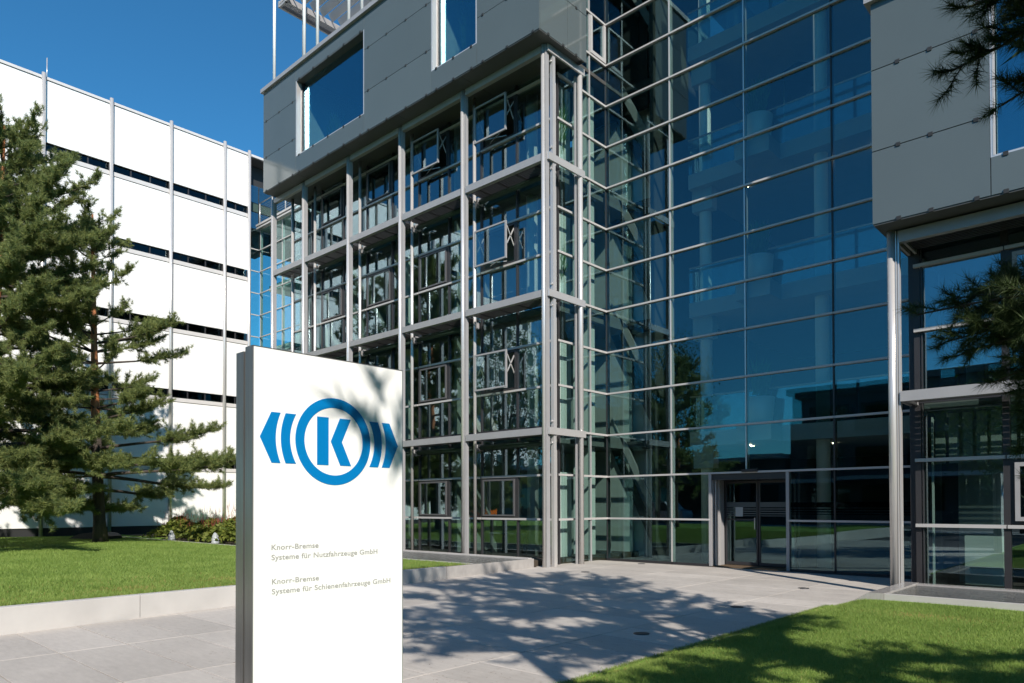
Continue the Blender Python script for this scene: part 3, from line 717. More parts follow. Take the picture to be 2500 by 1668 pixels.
# door
door = h_(MB().box(DL-.075, DL, YI-.06, YI+.10, 0, 2.372), 'door', 'beam_grey')
h_(MB().box(DR, DR+.075, YI-.06, YI+.10, 0, 2.372), 'jamb', 'beam_grey', par=door)
h_(MB().box(DL, DR, YI-.02, YI+.55, 2.22, 2.37), 'header', 'anthracite', par=door)
h_(MB().box(DL-.02, DL+.02, YI+.101, YI+.62, 0, 2.3), 'jamb', 'beam_grey', par=door)
h_(MB().box(DL+.002, DL+.05, YI+.101, YI+.15, 0, 2.22).box(DL+.002, DL+.05, YI+.3, YI+.36, 0, 2.22), 'jamb_strip', 'silver', par=door)
h_(MB().box(-7.95, -7.55, YI-.12, YI-.02, 2.40, 2.47), 'sensor', 'dark', par=door)
yd = YI+.62; xm = (DL+DR)/2
for a, b in ((DL+.06, xm-.02), (xm+.0, DR-.02)):
    fr = MB(); e = .045
    fr.box(a, b, yd-.02, yd+.02, .02, .10).box(a, b, yd-.02, yd+.02, 2.14, 2.2).box(a, a+e, yd-.02, yd+.02, .1, 2.14).box(b-e, b, yd-.02, yd+.02, .1, 2.14)
    if a < xm-.1: fr.box(a+e, b-e, yd-.02, yd+.02, 1.18, 1.22)
    lf = h_(fr, 'door_leaf', 'anthracite', par=door)
    pane(door, 'y', yd, a+e, b-e, .1, 2.14, 'hall_glass', 'door_pane')
    h_(MB().box(a+e, b-e, yd-.026, yd-.022, 1.52, 1.65).box(a+e, b-e, yd-.026, yd-.022, 1.46, 1.49).box(a+e, b-e, yd-.026, yd-.022, 1.40, 1.43).box(a+e, b-e, yd-.026, yd-.022, 1.34, 1.37).box(a+e, b-e, yd-.026, yd-.022, 1.29, 1.31), 'safety_stripe', 'frosted', par=door)
h_(MB().tube([(xm-.09, yd-.05, .95), (xm-.09, yd-.05, 1.25)], .014, 8).tube([(xm-.09, yd-.05, .97), (xm-.09, yd-.02, .97)], .01, 6).tube([(xm-.09, yd-.05, 1.23), (xm-.09, yd-.02, 1.23)], .01, 6), 'handle', 'silver', par=door)
h_(MB().box(xm-.62, xm-.42, yd-.028, yd-.024, 1.28, 1.52), 'notice', 'interior_wall', par=door)
door.location = (8, -YI, 0)
h_(MB().box(DL-.1, DR+.1, YI-.02, YI+3, -.03, .006), 'door_mat', 'door_mat')
for a, b in ((DR+.1, hx[3]-.03), (hx[3]+.03, hx[4]-.3)):
    h_(MB().box(a, b, YI-.012, YI-.008, 1.52, 1.64).box(a, b, YI-.012, YI-.008, 1.46, 1.49).box(a, b, YI-.012, YI-.008, 1.40, 1.43).box(a, b, YI-.012, YI-.008, 1.35, 1.37), 'safety_stripe', 'car_glass')
h_(MB().box(DL-.06, DL-.02, YI+.65, YI+3.0, 0, 2.35).box(DR+.02, DR+.06, YI+.65, YI+3.0, 0, 2.35), 'vestibule_frame', 'anthracite')
h_(MB().box(DL-.06, DR+.06, YI+.64, YI+3, 2.36, 2.5), 'vestibule_roof', 'anthracite')
# interior
h_(MB().box(XR, 8, YI+.06, 27, -.05, 0), 'hall_floor', 'interior_floor')
for k in range(1, 6):
    h_(MB().box(-9.9, 8, 18.0, 26, 3.6*k-.40, 3.6*k), 'gallery_slab', 'slab_grey')
    h_(MB().box(-9.9, 8, 18.02, 18.05, 3.6*k, 3.6*k+.95), 'gallery_glass', 'box_glass')
    h_(MB().tube([(-9.9, 18.03, 3.6*k+.98), (8, 18.03, 3.6*k+.98)], .025, 8), 'gallery_rail', 'silver', True)
    h_(MB().box(-9.9, -9.3, 18.2, 18.5, 3.6*k-1.0, 3.6*k-.401), 'bulkhead', 'interior_wall')
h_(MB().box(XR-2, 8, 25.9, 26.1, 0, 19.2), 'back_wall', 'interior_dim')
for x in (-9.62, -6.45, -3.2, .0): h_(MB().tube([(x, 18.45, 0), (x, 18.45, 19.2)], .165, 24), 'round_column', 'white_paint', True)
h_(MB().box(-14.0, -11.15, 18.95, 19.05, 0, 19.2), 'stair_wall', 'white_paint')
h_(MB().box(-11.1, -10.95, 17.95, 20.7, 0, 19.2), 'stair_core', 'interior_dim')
for k in range(6):
    st = h_(MB().bar((-12.9, 18.6, 3.6*k+3.5), (-11.3, 18.6, 3.6*k+.3), .08, .26), 'stair_flight', 'anthracite')
    h_(MB().bar((-12.3, 18.25, 3.6*k+3.5), (-11.2, 18.25, 3.6*k+1.4), .06, .2), 'return_flight', 'beam_grey', par=st)
    h_(MB().bar((-12.9, 18.56, 3.6*k+4.3), (-11.3, 18.56, 3.6*k+1.1), .03, .04), 'handrail', 'silver', par=st)
    st.location = (8, -YI, 0)
    h_(MB().box(-13.4, -11.2, 18.3, 18.9, 3.6*k+3.3, 3.6*k+3.5), 'landing_beam', 'interior_dim')
    h_(MB().box(-12.5, -12.42, 17.7, 17.78, 3.6*k, 3.6*k+3.5), 'service_post', 'white_paint')
for x, y, z in ((-8.6, 18.9, 10.38), (-8.5, 18.9, 3.18), (-8.35, 18.4, 3.17), (-5.3, 18.9, 10.36), (-6.5, 19.4, 3.17), (-4.9, 19, 3.17)):
    h_(MB().tube([(x, y, z), (x, y, z+.02)], .05, 10), 'downlight', 'lamp', True)

# planters on the galleries
def planter(x, y, z, label, r=.36, h=.72, seed=0, tall=1.1, nleaf=260, group='planters on the hall galleries'):
    t = empty('planter', label, 'planter', group, (x, y, z))
    MB().lathe(0, 0, [(r*.78, .0), (r*.9, h*.4), (r, h), (r*.93, h), (r*.9, h-.06)], 28).obj('pot', 'pot', t, True)
    q = np.random.RandomState(seed); n = nleaf
    a = q.uniform(0, 6.28, n); rr = r*.6*np.sqrt(q.uniform(0, 1, n)); bx, by = rr*np.cos(a), rr*np.sin(a)
    z0 = h + q.uniform(0, tall*.6, n); ln = q.uniform(.2, .5, n)*tall; le = q.uniform(.1, .5, n); aa = q.uniform(0, 6.28, n); w = .014
    V = np.empty((n, 3, 3)); V[:, 0] = np.stack([bx-w, by, z0], 1); V[:, 1] = np.stack([bx+w, by+w, z0], 1)
    V[:, 2] = np.stack([bx+np.cos(aa)*ln*le, by+np.sin(aa)*ln*le, z0+ln*.9], 1)
    raw_mesh('foliage', V.reshape(-1, 3), None, 'indoor_leaves', t)
    return t
planter(-7.75, 17.72, 10.8, 'white round planter on the topmost gallery behind the hall glass', seed=1)
planter(-7.75, 17.72, 7.2, 'white round planter on the middle gallery behind the hall glass', seed=2)
planter(-7.75, 17.72, 3.6, 'white round planter on the lowest gallery behind the hall glass', seed=3)
planter(-22.0, 14.5, 13.95, 'feathery plant behind the wide window of the grey box', r=.3, h=.35, seed=4, tall=1.5, nleaf=500, group='plants behind the windows')
planter(-15.0, 14.5, 13.95, 'feathery plant behind the narrow window of the grey box', r=.3, h=.6, seed=5, tall=2.2, nleaf=700, group='plants behind the windows')
planter(-12.6, 15.55, 10.85, 'leafy plant behind the corner glass on the top storey', r=.2, h=.5, seed=6, tall=1.9, nleaf=600, group='plants behind the windows')
planter(-12.6, 15.55, 7.25, 'leafy plant behind the corner glass on the third storey', r=.2, h=.5, seed=7, tall=1.2, nleaf=400, group='plants behind the windows')
for z in (10.8, 7.2, 3.6):
    h_(MB().box(-8.2, -7.3, 17.3, 18.0, z-.4, z), 'planter_ledge', 'slab_grey')
pa = empty('parasol', 'dark blue tilted parasol canopy behind the upper hall glass', 'parasol', loc=(-7.55, 18.9, 10.8))
m = MB(); k8 = [(math.cos(i*math.pi/4), math.sin(i*math.pi/4)) for i in range(8)]
m.v = [(0, 0, 2.15)] + [(c*.85, s*.85, 1.75 + .5*c) for c, s in k8] + [(0, 0, 2.1)] + [(c*.84, s*.84, 1.72 + .5*c) for c, s in k8]
m.f = [(0, i+1, (i+1) % 8+1) for i in range(8)] + [(9, 10+(i+1) % 8, 10+i) for i in range(8)]
m.obj('canopy', 'parasol_blue', pa); MB().tube([(0, 0, 0), (0, 0, 2.1)], .02, 8).obj('pole', 'silver', pa, True)

# ------------------------------------------------------------------ right wing
rw = empty('office_wing', 'grey clad wing at the right edge with a round column and dark glazing', 'building', loc=(-3, 14, 0))
def r_(m, name, mat, smooth=False, par=None):
    o = m.obj(name, mat, par or rw, smooth)
    if par is None: o.location = (3, -14, 0)
    return o
def rp(axis, pos, a0, a1, z0, z1, mat='wing_glass', name='glass_pane', par=None):
    o = pane(par or rw, axis, pos, a0, a1, z0, z1, mat, name)
    if par is None: o.location = Vector(o.location) - Vector((-3, 14, 0))
    return o
def box_storey(z0, j1, j2, z1, first):
    rws = [(z0, j1-.008), (j1+.008, j2-.008), (j2+.008, z1)]
    for a, b in ((-3.835, -2.085), (.60, 4.2), (4.2, 9)):
        for p, q in rws: r_(MB().box(a+.006, b-.006, YP, YP+.03, p, q), 'cladding_panel', 'cladding')
        for z in (j1, j2, z0+.004):
            for x in ([a+.42, a+.91, b-.19] if first and a < -3 else [a+.3, b-.3]): put(clip_me, 'panel_clip', rw, (x+3, YP-14, z))
    a, b = -2.085, .60; ws, wt = z0+.60, z1-.30
    r_(MB().box(a+.006, b-.006, YP, YP+.03, z0, ws), 'cladding_panel', 'cladding'); r_(MB().box(a+.006, b-.006, YP, YP+.03, wt, z1), 'cladding_panel', 'cladding')
    for x in (a+.2, b-.2): put(clip_me, 'panel_clip', rw, (x+3, YP-14, ws)); put(clip_me, 'panel_clip', rw, (x+3, YP-14, z0+.004))
    wf = r_(MB().box(a, a+.03, YP+.004, YP+.25, ws, wt).box(b-.03, b, YP+.004, YP+.25, ws, wt).box(a+.03, b-.03, YP+.004, YP+.25, ws, ws+.03).box(a+.03, b-.03, YP+.004, YP+.25, wt-.03, wt), 'window', 'silver')
    r_(MB().box(a+.03, a+.055, YP+.0, YP+.1, ws+.03, wt-.03).box(a+.55, a+.60, YP+.1, YP+.2, ws+.03, wt-.03), 'frame', 'transom', par=wf); wf.location = (3, -14, 0)
    rp('y', YP+.16, a+.03, b-.03, ws+.03, wt-.03, 'box_glass', 'pane', par=wf)
    r_(MB().box(-3.8, -2.1, YP+.04, YP+.5, z0+.03, z1-.01), 'backing_wall', 'dark'); r_(MB().box(.62, 12, YP+.04, YP+.5, z0+.03, z1-.01), 'backing_wall', 'dark')
    r_(MB().box(-3.835, -3.805, YP+.035, 17.0, z0, z1), 'side_panel', 'cladding')
    r_(MB().box(-3.8, 12, 18, 18.1, z0, z1), 'room_wall', 'interior_wall'); r_(MB().box(-3.79, 12, YP+.5, 18, z0+.4, z0+.5), 'room_floor', 'interior_floor')
    r_(MB().box(-3.92, 12, YP-.09, 19, z1+.01, z1+.15), 'roof_coping', 'beam_grey')
    r_(MB().box(-3.815, 12, YP+.015, 19, z0-.03, z0+.02), 'soffit', 'soffit')
box_storey(6.485, 7.758, 9.19, 10.37, True)
# unseen blocks added over the terrace, shaped to cast banded shade on the hall
r_(MB().box(-3.45, -2.85, YP+.10, YC, 10.55, 22), 'shade_pier', 'facade_dark')
r_(MB().box(-1.75, 12, YP+.10, 19, 10.55, 22), 'shade_block', 'facade_dark')
for z0, z1 in ((10.55, 12.3), (14.2, 17.1), (19.0, 20.7)): r_(MB().box(-2.849, -1.751, YP+.10, YC+.4, z0, z1), 'shade_band', 'facade_dark')
XK = -3.665
c = r_(MB().tube([(XK, YC-.08, 0), (XK, YC-.08, 6.46)], .066, 20), 'column', 'silver', True)
q = r_(MB().box(XK+.072, XK+.088, YC-.10, YC+.05, 0, 6.44).box(XK+.10, XK+.125, YC-.06, YC+.04, 0, 6.44).box(XK+.088, XK+.10, YC-.03, YC-.01, 0, 6.44), 'flange', 'silver', par=c); c.location = (3, -14, 0)
r_(MB().tube([(XK+5.7, YC-.08, 0), (XK+5.7, YC-.08, 6.46)], .066, 20), 'column', 'silver', True)
for z0, z1 in ((3.40, 3.58), (6.22, 6.42)):
    r_(MB().box(XK+.13, 9, YC-.11, YC-.06, z0, z1).box(XK+.13, 9, YC-.06, YC+.02, z1-.03, z1).box(XK+.13, 9, YC-.06, YC+.02, z0, z0+.03), 'beam', 'beam_grey')
    r_(MB().box(XK+.05, XK+.09, YC-.05, YG+.0, z0+.02, z1-.02).box(XK+.16, XK+.2, YC-.05, YG, z0+.02, z1-.02), 'bracket_beam', 'beam_grey')
    gm = MB()
    for k in range(8): gm.box(XK+.2, 9, YC+.05+k*.085, YC+.10+k*.085, z0+.06, z0+.09)
    r_(gm, 'grating', 'anthracite')
xg = [-3.50, -2.12, .60, 2.0, 3.4]
for i in range(4):
    for k, (z0, z1) in enumerate(((.05, 1.2), (1.2, 2.4), (2.4, 3.45), (3.6, 4.8), (4.8, 6.0), (6.0, 6.46))):
        if i == 1 and k in (1, 4):
            a, b = xg[1]+.05, xg[2]-.05; p, q = z0+.05, z1-.05
            fr = MB().box(a, b, YG-.05, YG+.05, p, p+.07).box(a, b, YG-.05, YG+.05, q-.07, q).box(a, a+.07, YG-.05, YG+.05, p+.07, q-.07).box(b-.07, b, YG-.05, YG+.05, p+.07, q-.07)
            fw = r_(fr, 'window', 'anthracite')
            e = .07; s0, s1, q0, q1 = a+.07, a+1.3, p+.05, q-.05; yy = YG-.07
            r_(MB().box(s0, s1, yy-.025, yy+.02, q0, q0+e).box(s0, s1, yy-.025, yy+.02, q1-e, q1).box(s0, s0+e, yy-.025, yy+.02, q0+e, q1-e).box(s1-e, s1, yy-.025, yy+.02, q0+e, q1-e), 'sash', 'beam_grey', par=fw)
            rp('y', yy, s0+e, s1-e, q0+e, q1-e, name='pane', par=fw); fw.location = (3, -14, 0)
        else: rp('y', YG, xg[i]+.06, xg[i+1]-.05, z0+.03, z1-.03)
for z in (1.2, 2.4, 4.8, 6.0):
    for i in range(4): r_(MB().box(xg[i]-.02 if i == 0 else xg[i]+.01, xg[i+1]-.01, YG-.09, YG+.02, z-.03, z+.03), 'transom', 'transom')
r_(MB().box(-3.45, 9, YG-.04, YG+.02, 3.45, 3.6), 'spandrel', 'anthracite')
for x in xg[1:]: r_(MB().box(x-.05, x+.05, YG-.05, YG+.12, 0, 6.46), 'mullion', 'anthracite')
r_(MB().box(-3.53, -3.43, YG-.02, YG+.12, 0, 6.46).box(-3.63, -3.54, YG+.04, YG+.14, 0, 6.46).box(-3.41, -3.39, YG-.035, YG+.05, 0, 6.46), 'corner_mullion', 'anthracite')
r_(MB().box(-3.66, -3.60, YG+.16, YI-.1, 0, 6.46), 'side_glazing', 'facade_dark')
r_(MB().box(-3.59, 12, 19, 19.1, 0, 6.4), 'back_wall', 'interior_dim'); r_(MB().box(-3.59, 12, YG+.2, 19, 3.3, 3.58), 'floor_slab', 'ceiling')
r_(MB().box(-3.59, 12, YG+.05, 19, -.04, .1), 'floor_slab', 'interior_floor')
r_(MB().box(-3.05, -2.25, 15.9, 16.0, .1, 3.2), 'inner_wall', 'interior_wall'); r_(MB().box(-2.9, -2.3, 15.6, 15.75, .1, 1.0), 'cabinet', 'white_paint')
gm = MB()
for k in range(26): gm.box(-3.3+k*.22, -3.14+k*.22, 15.30, 15.33, 2.35, 3.28)
r_(gm, 'vertical_blind', 'interior_wall')
r_(MB().box(-3.3, -3.27, YG+.15, YG+.2, .1, 3.2), 'blind_edge', 'white_paint')

# ------------------------------------------------------------------ sign
sg = empty('sign', 'tall white steel edged company sign with blue winged wheel emblem', 'sign', loc=(-4.06, 2.63, 0))
def s_(m, name, mat, smooth=False): o = m.obj(name, mat, sg, smooth); o.location = (4.06, -2.63, 0); return o
SY0, SY1, SZ = 2.068, 3.192, 2.553
s_(MB().box(-4.098, -4.006, SY0, SY1, 0, SZ), 'front_case', 'steel')
s_(MB().box(-4.118, -4.0985, SY0+.02, SY1-.02, 0, SZ-.04), 'shadow_gap', 'dark')
s_(MB().box(-4.212, -4.1185, SY0, SY1, 0, SZ-.022), 'rear_case', 'steel')
s_(MB().box(-4.0055, -4.0, SY0+.006, SY1-.010, .02, SZ-.008), 'face_panel', 'sign_white')
XF = -4.0
def sp(u, v, d): return (d, u, v)
CY, CZ, RO, RI = 2.627, 2.0115, .2818, .2190
def prism(poly, name, mat='sign_blue', t=.0022):
    area = sum(poly[i][0]*poly[(i+1) % len(poly)][1] - poly[(i+1) % len(poly)][0]*poly[i][1] for i in range(len(poly)))
    if area < 0: poly = poly[::-1]
    return s_(MB().prism(poly, sp, XF+.0003, XF+t), name, mat)
m = MB(); N = 72
for r, d in ((RO, .0003), (RI, .0003), (RO, .0022), (RI, .0022)):
    for k in range(N): a = 2*math.pi*k/N; m.v.append((XF+d, CY+r*math.cos(a), CZ+r*math.sin(a)))
for k in range(N):
    j = (k+1) % N
    m.f += [(2*N+k, 2*N+j, 3*N+j, 3*N+k), (k, j, 2*N+j, 2*N+k), (N+j, N+k, 3*N+k, 3*N+j)]
s_(m, 'emblem_ring', 'sign_blue')
zt, zb = 2.165, 1.857
prism([(2.4985, zb), (2.583, zb), (2.583, zt), (2.4985, zt)], 'letter_k_stem')
prism([(2.668, zt), (2.752, zt), (2.683, CZ), (2.755, zb), (2.671, zb), (2.599, CZ)], 'letter_k_arm')
def arc(y_mid, y_end, k=12):     # curved inner edge: from top to bottom
    return [(y_mid + (y_end-y_mid)*((2*i/k-1)**2), zt + (zb-zt)*i/k) for i in range(k+1)]
prism([(2.110, CZ), (2.184, zt)] + arc(2.213, 2.245) + [(2.186, zb)], 'emblem_arrow')
prism(arc(2.309, 2.350) + arc(2.247, 2.279)[::-1], 'emblem_bar')
prism(arc(3.005, 2.973) + arc(2.942, 2.900)[::-1], 'emblem_bar')
prism([(3.143, CZ), (3.069, zt)] + arc(3.038, 3.004) + [(3.070, zb)], 'emblem_arrow')
def text(s, y0, z0, width, size=.0455):
    cu = bpy.data.curves.new('lettering', 'FONT'); cu.body = s; cu.size = size; cu.extrude = .0006; cu.offset = .0008; cu.space_character = 1.06
    to = bpy.data.objects.new('lettering_tmp', cu); COL.objects.link(to)
    bpy.context.view_layer.update()
    me = bpy.data.meshes.new_from_object(to.evaluated_get(bpy.context.evaluated_depsgraph_get()))
    bpy.data.objects.remove(to); bpy.data.curves.remove(cu)
    co = np.empty(len(me.vertices)*3, np.float32); me.vertices.foreach_get('co', co); co = co.reshape(-1, 3)
    x = (co[:, 0]-co[:, 0].min()) * (width/(np.ptp(co[:, 0]) or 1))
    out = np.stack([XF + .001 + co[:, 2], y0 + x, z0 + co[:, 1]*1.0], 1)
    me.vertices.foreach_set('co', out.astype(np.float32).ravel()); me.materials.clear(); me.materials.append(M['sign_text']); me.update(); me.name = 'lettering'
    o = bpy.data.objects.new('lettering', me); COL.objects.link(o); o.parent = sg; o.location = (4.06, -2.63, 0)
text('Knorr-Bremse', 2.187, 1.331, .323)
text('Systeme für Nutzfahrzeuge GmbH', 2.187, 1.270, .781)
text('Knorr-Bremse', 2.190, 1.124, .323)
text('Systeme für Schienenfahrzeuge GmbH', 2.190, 1.064, .888)

# ------------------------------------------------------------------ ground spotlights and small things
for i, (x, y, lab) in enumerate(((-4.86, 7.60, 'round in-ground spotlight in the tree shadow by the lawn edge'), (-5.02, 10.57, 'round in-ground spotlight in the sun by the lawn corner'), (-5.19, 13.74, 'round in-ground spotlight nearest the entrance door'),
                                 (-10.27, 13.65, 'round in-ground spotlight in front of the corner column'), (-10.57, 16.55, 'round in-ground spotlight at the foot of the hall glass'))):
    t = empty('ground_spotlight', lab, 'spotlight', 'in-ground spotlights along the paved path', (x, y, .002))
    MB().lathe(0, 0, [(.10, -.01), (.10, .006), (.075, .008)], 24).obj('ring', 'anthracite', t, True)
    MB().lathe(0, 0, [(.074, .0), (.074, .006)], 24).obj('lens', 'dark', t, True)
def jet(x, y, h, lab):
    t = empty('fountain_jet', lab, 'fountain', 'bubbling jets in the water basin', (x, y, .2))
    q = random.Random(int(x*10))
    prof = []
    for i in range(12):
        u = i/11; prof.append((.12*(1-u**2.6)**.6*(1+.15*q.uniform(-1, 1)) + .012, h*u))
    m = MB().lathe(0, 0, prof, 18); m.v = [(x+q.uniform(-.014, .014), y+q.uniform(-.014, .014), z+q.uniform(-.015, .015)) for x, y, z in m.v]
    m.obj('water_column', 'foam', t, True)
jet(-29.6, 11.85, .40, 'white bubbling water jet nearer the pine trunk in the basin')
jet(-25.5, 11.75, .42, 'white bubbling water jet nearer the white sign in the basin')
t = empty('garden_cover', 'dark glossy low cover lying on the grass behind the pine trunk', 'cover', loc=(-31.6, 10.3, .26))
m = MB(); pr = []
for i in range(9):
    u = i/8; pr.append((.0 + 1.7*u, .26*(1-(2*abs(u-.62))**2.4*.55) if u < .97 else .12))
for sgn, yy in ((0, -.45), (1, .45)):
    for x, z in pr: m.v.append((x-1.6, yy, z))
    for x, z in pr: m.v.append((x-1.6, yy, .0))
for i in range(8): m.f += [(i, i+1, 19+i, 18+i), (9+i, 10+i, 1+i, i), (18+i, 19+i, 28+i, 27+i)]
m.f += [(0, 18, 27, 9), (8, 17, 35, 26)]
m.obj('shell', 'car_glass', t); 
t.rotation_euler = (0, 0, R(32))
M['car_glass_dummy'] = None
t.children[0].data.materials.clear(); t.children[0].data.materials.append(M['dark'])

# ------------------------------------------------------------------ vegetation
def tufts_to_needles(P, D, nn, ln, w, r, spread=.75):
    """P,D (n,3): tuft position and twig direction -> needle triangles"""
    n = len(P); P = np.repeat(P, nn, 0); D = np.repeat(D, nn, 0); k = len(P)
    rv = r.normal(0, 1, (k, 3)); rv /= np.linalg.norm(rv, axis=1, keepdims=True)
    d = D*(1-spread*.45) + rv*spread; d /= np.linalg.norm(d, axis=1, keepdims=True)
    L = ln * r.uniform(.7, 1.2, (k, 1))
    base = P + D*r.uniform(-.5, .5, (k, 1))*ln*.9
    s = np.cross(d, r.normal(0, 1, (k, 3))); s /= np.linalg.norm(s, axis=1, keepdims=True)+1e-9
    V = np.empty((k, 3, 3)); V[:, 0] = base - s*w/2; V[:, 1] = base + s*w/2; V[:, 2] = base + d*L
    return V.reshape(-1, 3)
def pine(name, label, loc, H, z0, rad, seed, needle=(.15, .022, 12), dens=1.0, lean=(0, 0), group='pine trees', mat='needles', trunk_r=.17, gaps=0.0, keep=None, step=1.0, inner=.4):
    r = np.random.RandomState(seed); t = empty(name, label, 'tree', group, loc)
    # trunk
    nseg = 14; pts = []
    for i in range(nseg+1):
        u = i/nseg; pts.append(np.array([lean[0]*u + .14*math.sin(3.1*u+seed)*u, lean[1]*u + .12*math.cos(2.3*u+seed)*u, H*u]))
    def tp(z):
        u = max(0, min(1, z/H))*nseg; i = min(int(u), nseg-1); return pts[i] + (pts[i+1]-pts[i])*(u-i)
    def tr(z): return trunk_r*(1-.9*z/H) + .012
    zc = min(H*.36, z0 + 2.0)
    lo = [z for z in np.linspace(0, zc, 6)]; hi = [z for z in np.linspace(zc, H*.985, 9)]
    MB().tube([tp(z) for z in lo], [tr(z)*(1.25 if z == 0 else 1) for z in lo], 12).obj('trunk', 'bark', t, True)
    MB().tube([tp(z) for z in hi], [tr(z) for z in hi], 10).obj('trunk', 'bark_red', t, True)
    limbs = MB(); P = []; D = []
    z = z0
    while z < H*.97:
        u = (z-z0)/(H-z0); Rz = rad(u)
        nb = r.randint(3, 6); a0 = r.uniform(0, 6.28)
        for b in range(nb):
            if r.uniform() < gaps: continue
            az = a0 + 6.28*b/nb + r.uniform(-.35, .35); Lb = Rz*r.uniform(.55, 1.12)
            if Lb < .15: Lb = .15
            el0 = .10 + .75*u + r.uniform(-.15, .15); dirh = np.array([math.cos(az), math.sin(az), 0])
            k = 7; pp = []; side = np.array([-math.sin(az), math.cos(az), 0])*r.uniform(-.18, .18)
            for i in range(k+1):
                v = i/k; pp.append(tp(z) + dirh*Lb*v + side*Lb*v*v + np.array([0, 0, Lb*(math.tan(el0)*v*.55 - .28*v*v*(1-u) + .22*v**3)]))
            if keep is not None and not keep(np.array([pp[-1] + np.array(loc)]))[0]: continue
            rb = max(.008, min(tr(z)*.5, .012+.013*Lb))
            limbs.tube(pp, [rb*(1-.8*i/k) for i in range(k+1)], 5, cap=False)
            # side twigs
            ns = max(4, int(Lb*12*dens))
            for s in range(ns):
                v = inner + (1-inner)*(s+r.uniform(0, 1))/ns; v = min(v, .995); i = min(int(v*k), k-1); q = pp[i] + (pp[i+1]-pp[i])*(v*k-i)
                dd = (pp[i+1]-pp[i]); dd /= np.linalg.norm(dd)
                rv = r.normal(0, 1, 3); rv[2] = rv[2]*.55+.35; td = dd*.75 + rv*.55; td /= np.linalg.norm(td)
                Lt = (.25 + .42*Lb*.3*(1.2-v))*r.uniform(.6, 1.3)
                limbs.tube([q, q+td*Lt*.5, q+td*Lt+np.array([0, 0, .1*Lt])], [.008, .006, .003], 3, cap=False)
                nt = max(3, int(Lt/.075*dens))
                for w in range(nt):
                    e = (w+1)/nt; P.append(q + td*Lt*e + r.normal(0, .035, 3) + np.array([0, 0, .1*Lt*e*e])); dj = td + r.normal(0, .35, 3) + np.array([0, 0, .25]); D.append(dj/np.linalg.norm(dj))
        z += (.30 + .18*r.uniform())*(1.15-.35*u)*step
    P = np.array(P); D = np.array(D)
    if keep is not None:
        kk = keep(P + np.array(loc)); P, D = P[kk], D[kk]
    lo_ = limbs.obj('limbs', 'bark', t, True)
    ln, w, nn = needle
    raw_mesh('crown', tufts_to_needles(P, D, nn, ln, w, r), None, mat, t)
    return t
GP = 'pine trees on the raised lawn'
pine('pine_tree', 'large dense pine cut off by the left edge of the picture', (-27.6, 5.35, .3), 14.0, 1.6, lambda u: 5.1*(1-u)**.66*(.85+.15*math.sin(9*u+1)) + .5, 11, (.15, .018, 26), 1.3, (-.6, .4), GP, trunk_r=.22, inner=.22)
pine('pine_tree', 'slimmer pine with orange upper trunk standing clear before the white wall', (-29.1, 9.1, .27), 12.3, 1.9, lambda u: (5.0*(1-u)**.92*(.82+.18*math.sin(14*u+.6)) + .4), 23, (.15, .018, 26), 1.05, (-.3, -.4), GP, trunk_r=.21, gaps=.2, inner=.46)
pine('pine_tree', 'tall pine beyond the left edge whose shadow lies on the lawn', (-20.2, -.6, .3), 9.0, 2.4, lambda u: 3.3*(1-u)**.7 + .4, 31, (.26, .06, 7), .7, (.2, .1), GP, trunk_r=.2)

# pine on the right lawn: two of its boughs hang into view, the rest only throws shadow
_camF = np.array(_F); _camR = np.array(_R); _camU = np.array(_U)
near_pine_loc = (1.15, 4.2, .15)
def outside_view(W):
    return (W[:, 0] > -.127*W[:, 1] + .16) | (W[:, 2] > 1.75 + .74*(-.679*W[:, 0] + .734*W[:, 1]))
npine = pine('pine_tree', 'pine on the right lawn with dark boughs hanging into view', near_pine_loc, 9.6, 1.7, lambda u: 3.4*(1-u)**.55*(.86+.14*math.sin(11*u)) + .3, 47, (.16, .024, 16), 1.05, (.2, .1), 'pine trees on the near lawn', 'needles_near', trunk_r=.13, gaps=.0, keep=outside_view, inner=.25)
pine('pine_tree', 'second pine standing right of the path out of view', (2.3, 1.08, .15), 11.0, 6.0, lambda u: 1.75*(1-u)**.5*(.85+.15*math.sin(10*u)) + .3, 53, (.2, .04, 9), .62, (.1, -.1), 'pine trees on the near lawn', 'needles_near', trunk_r=.15, gaps=.15, keep=outside_view)
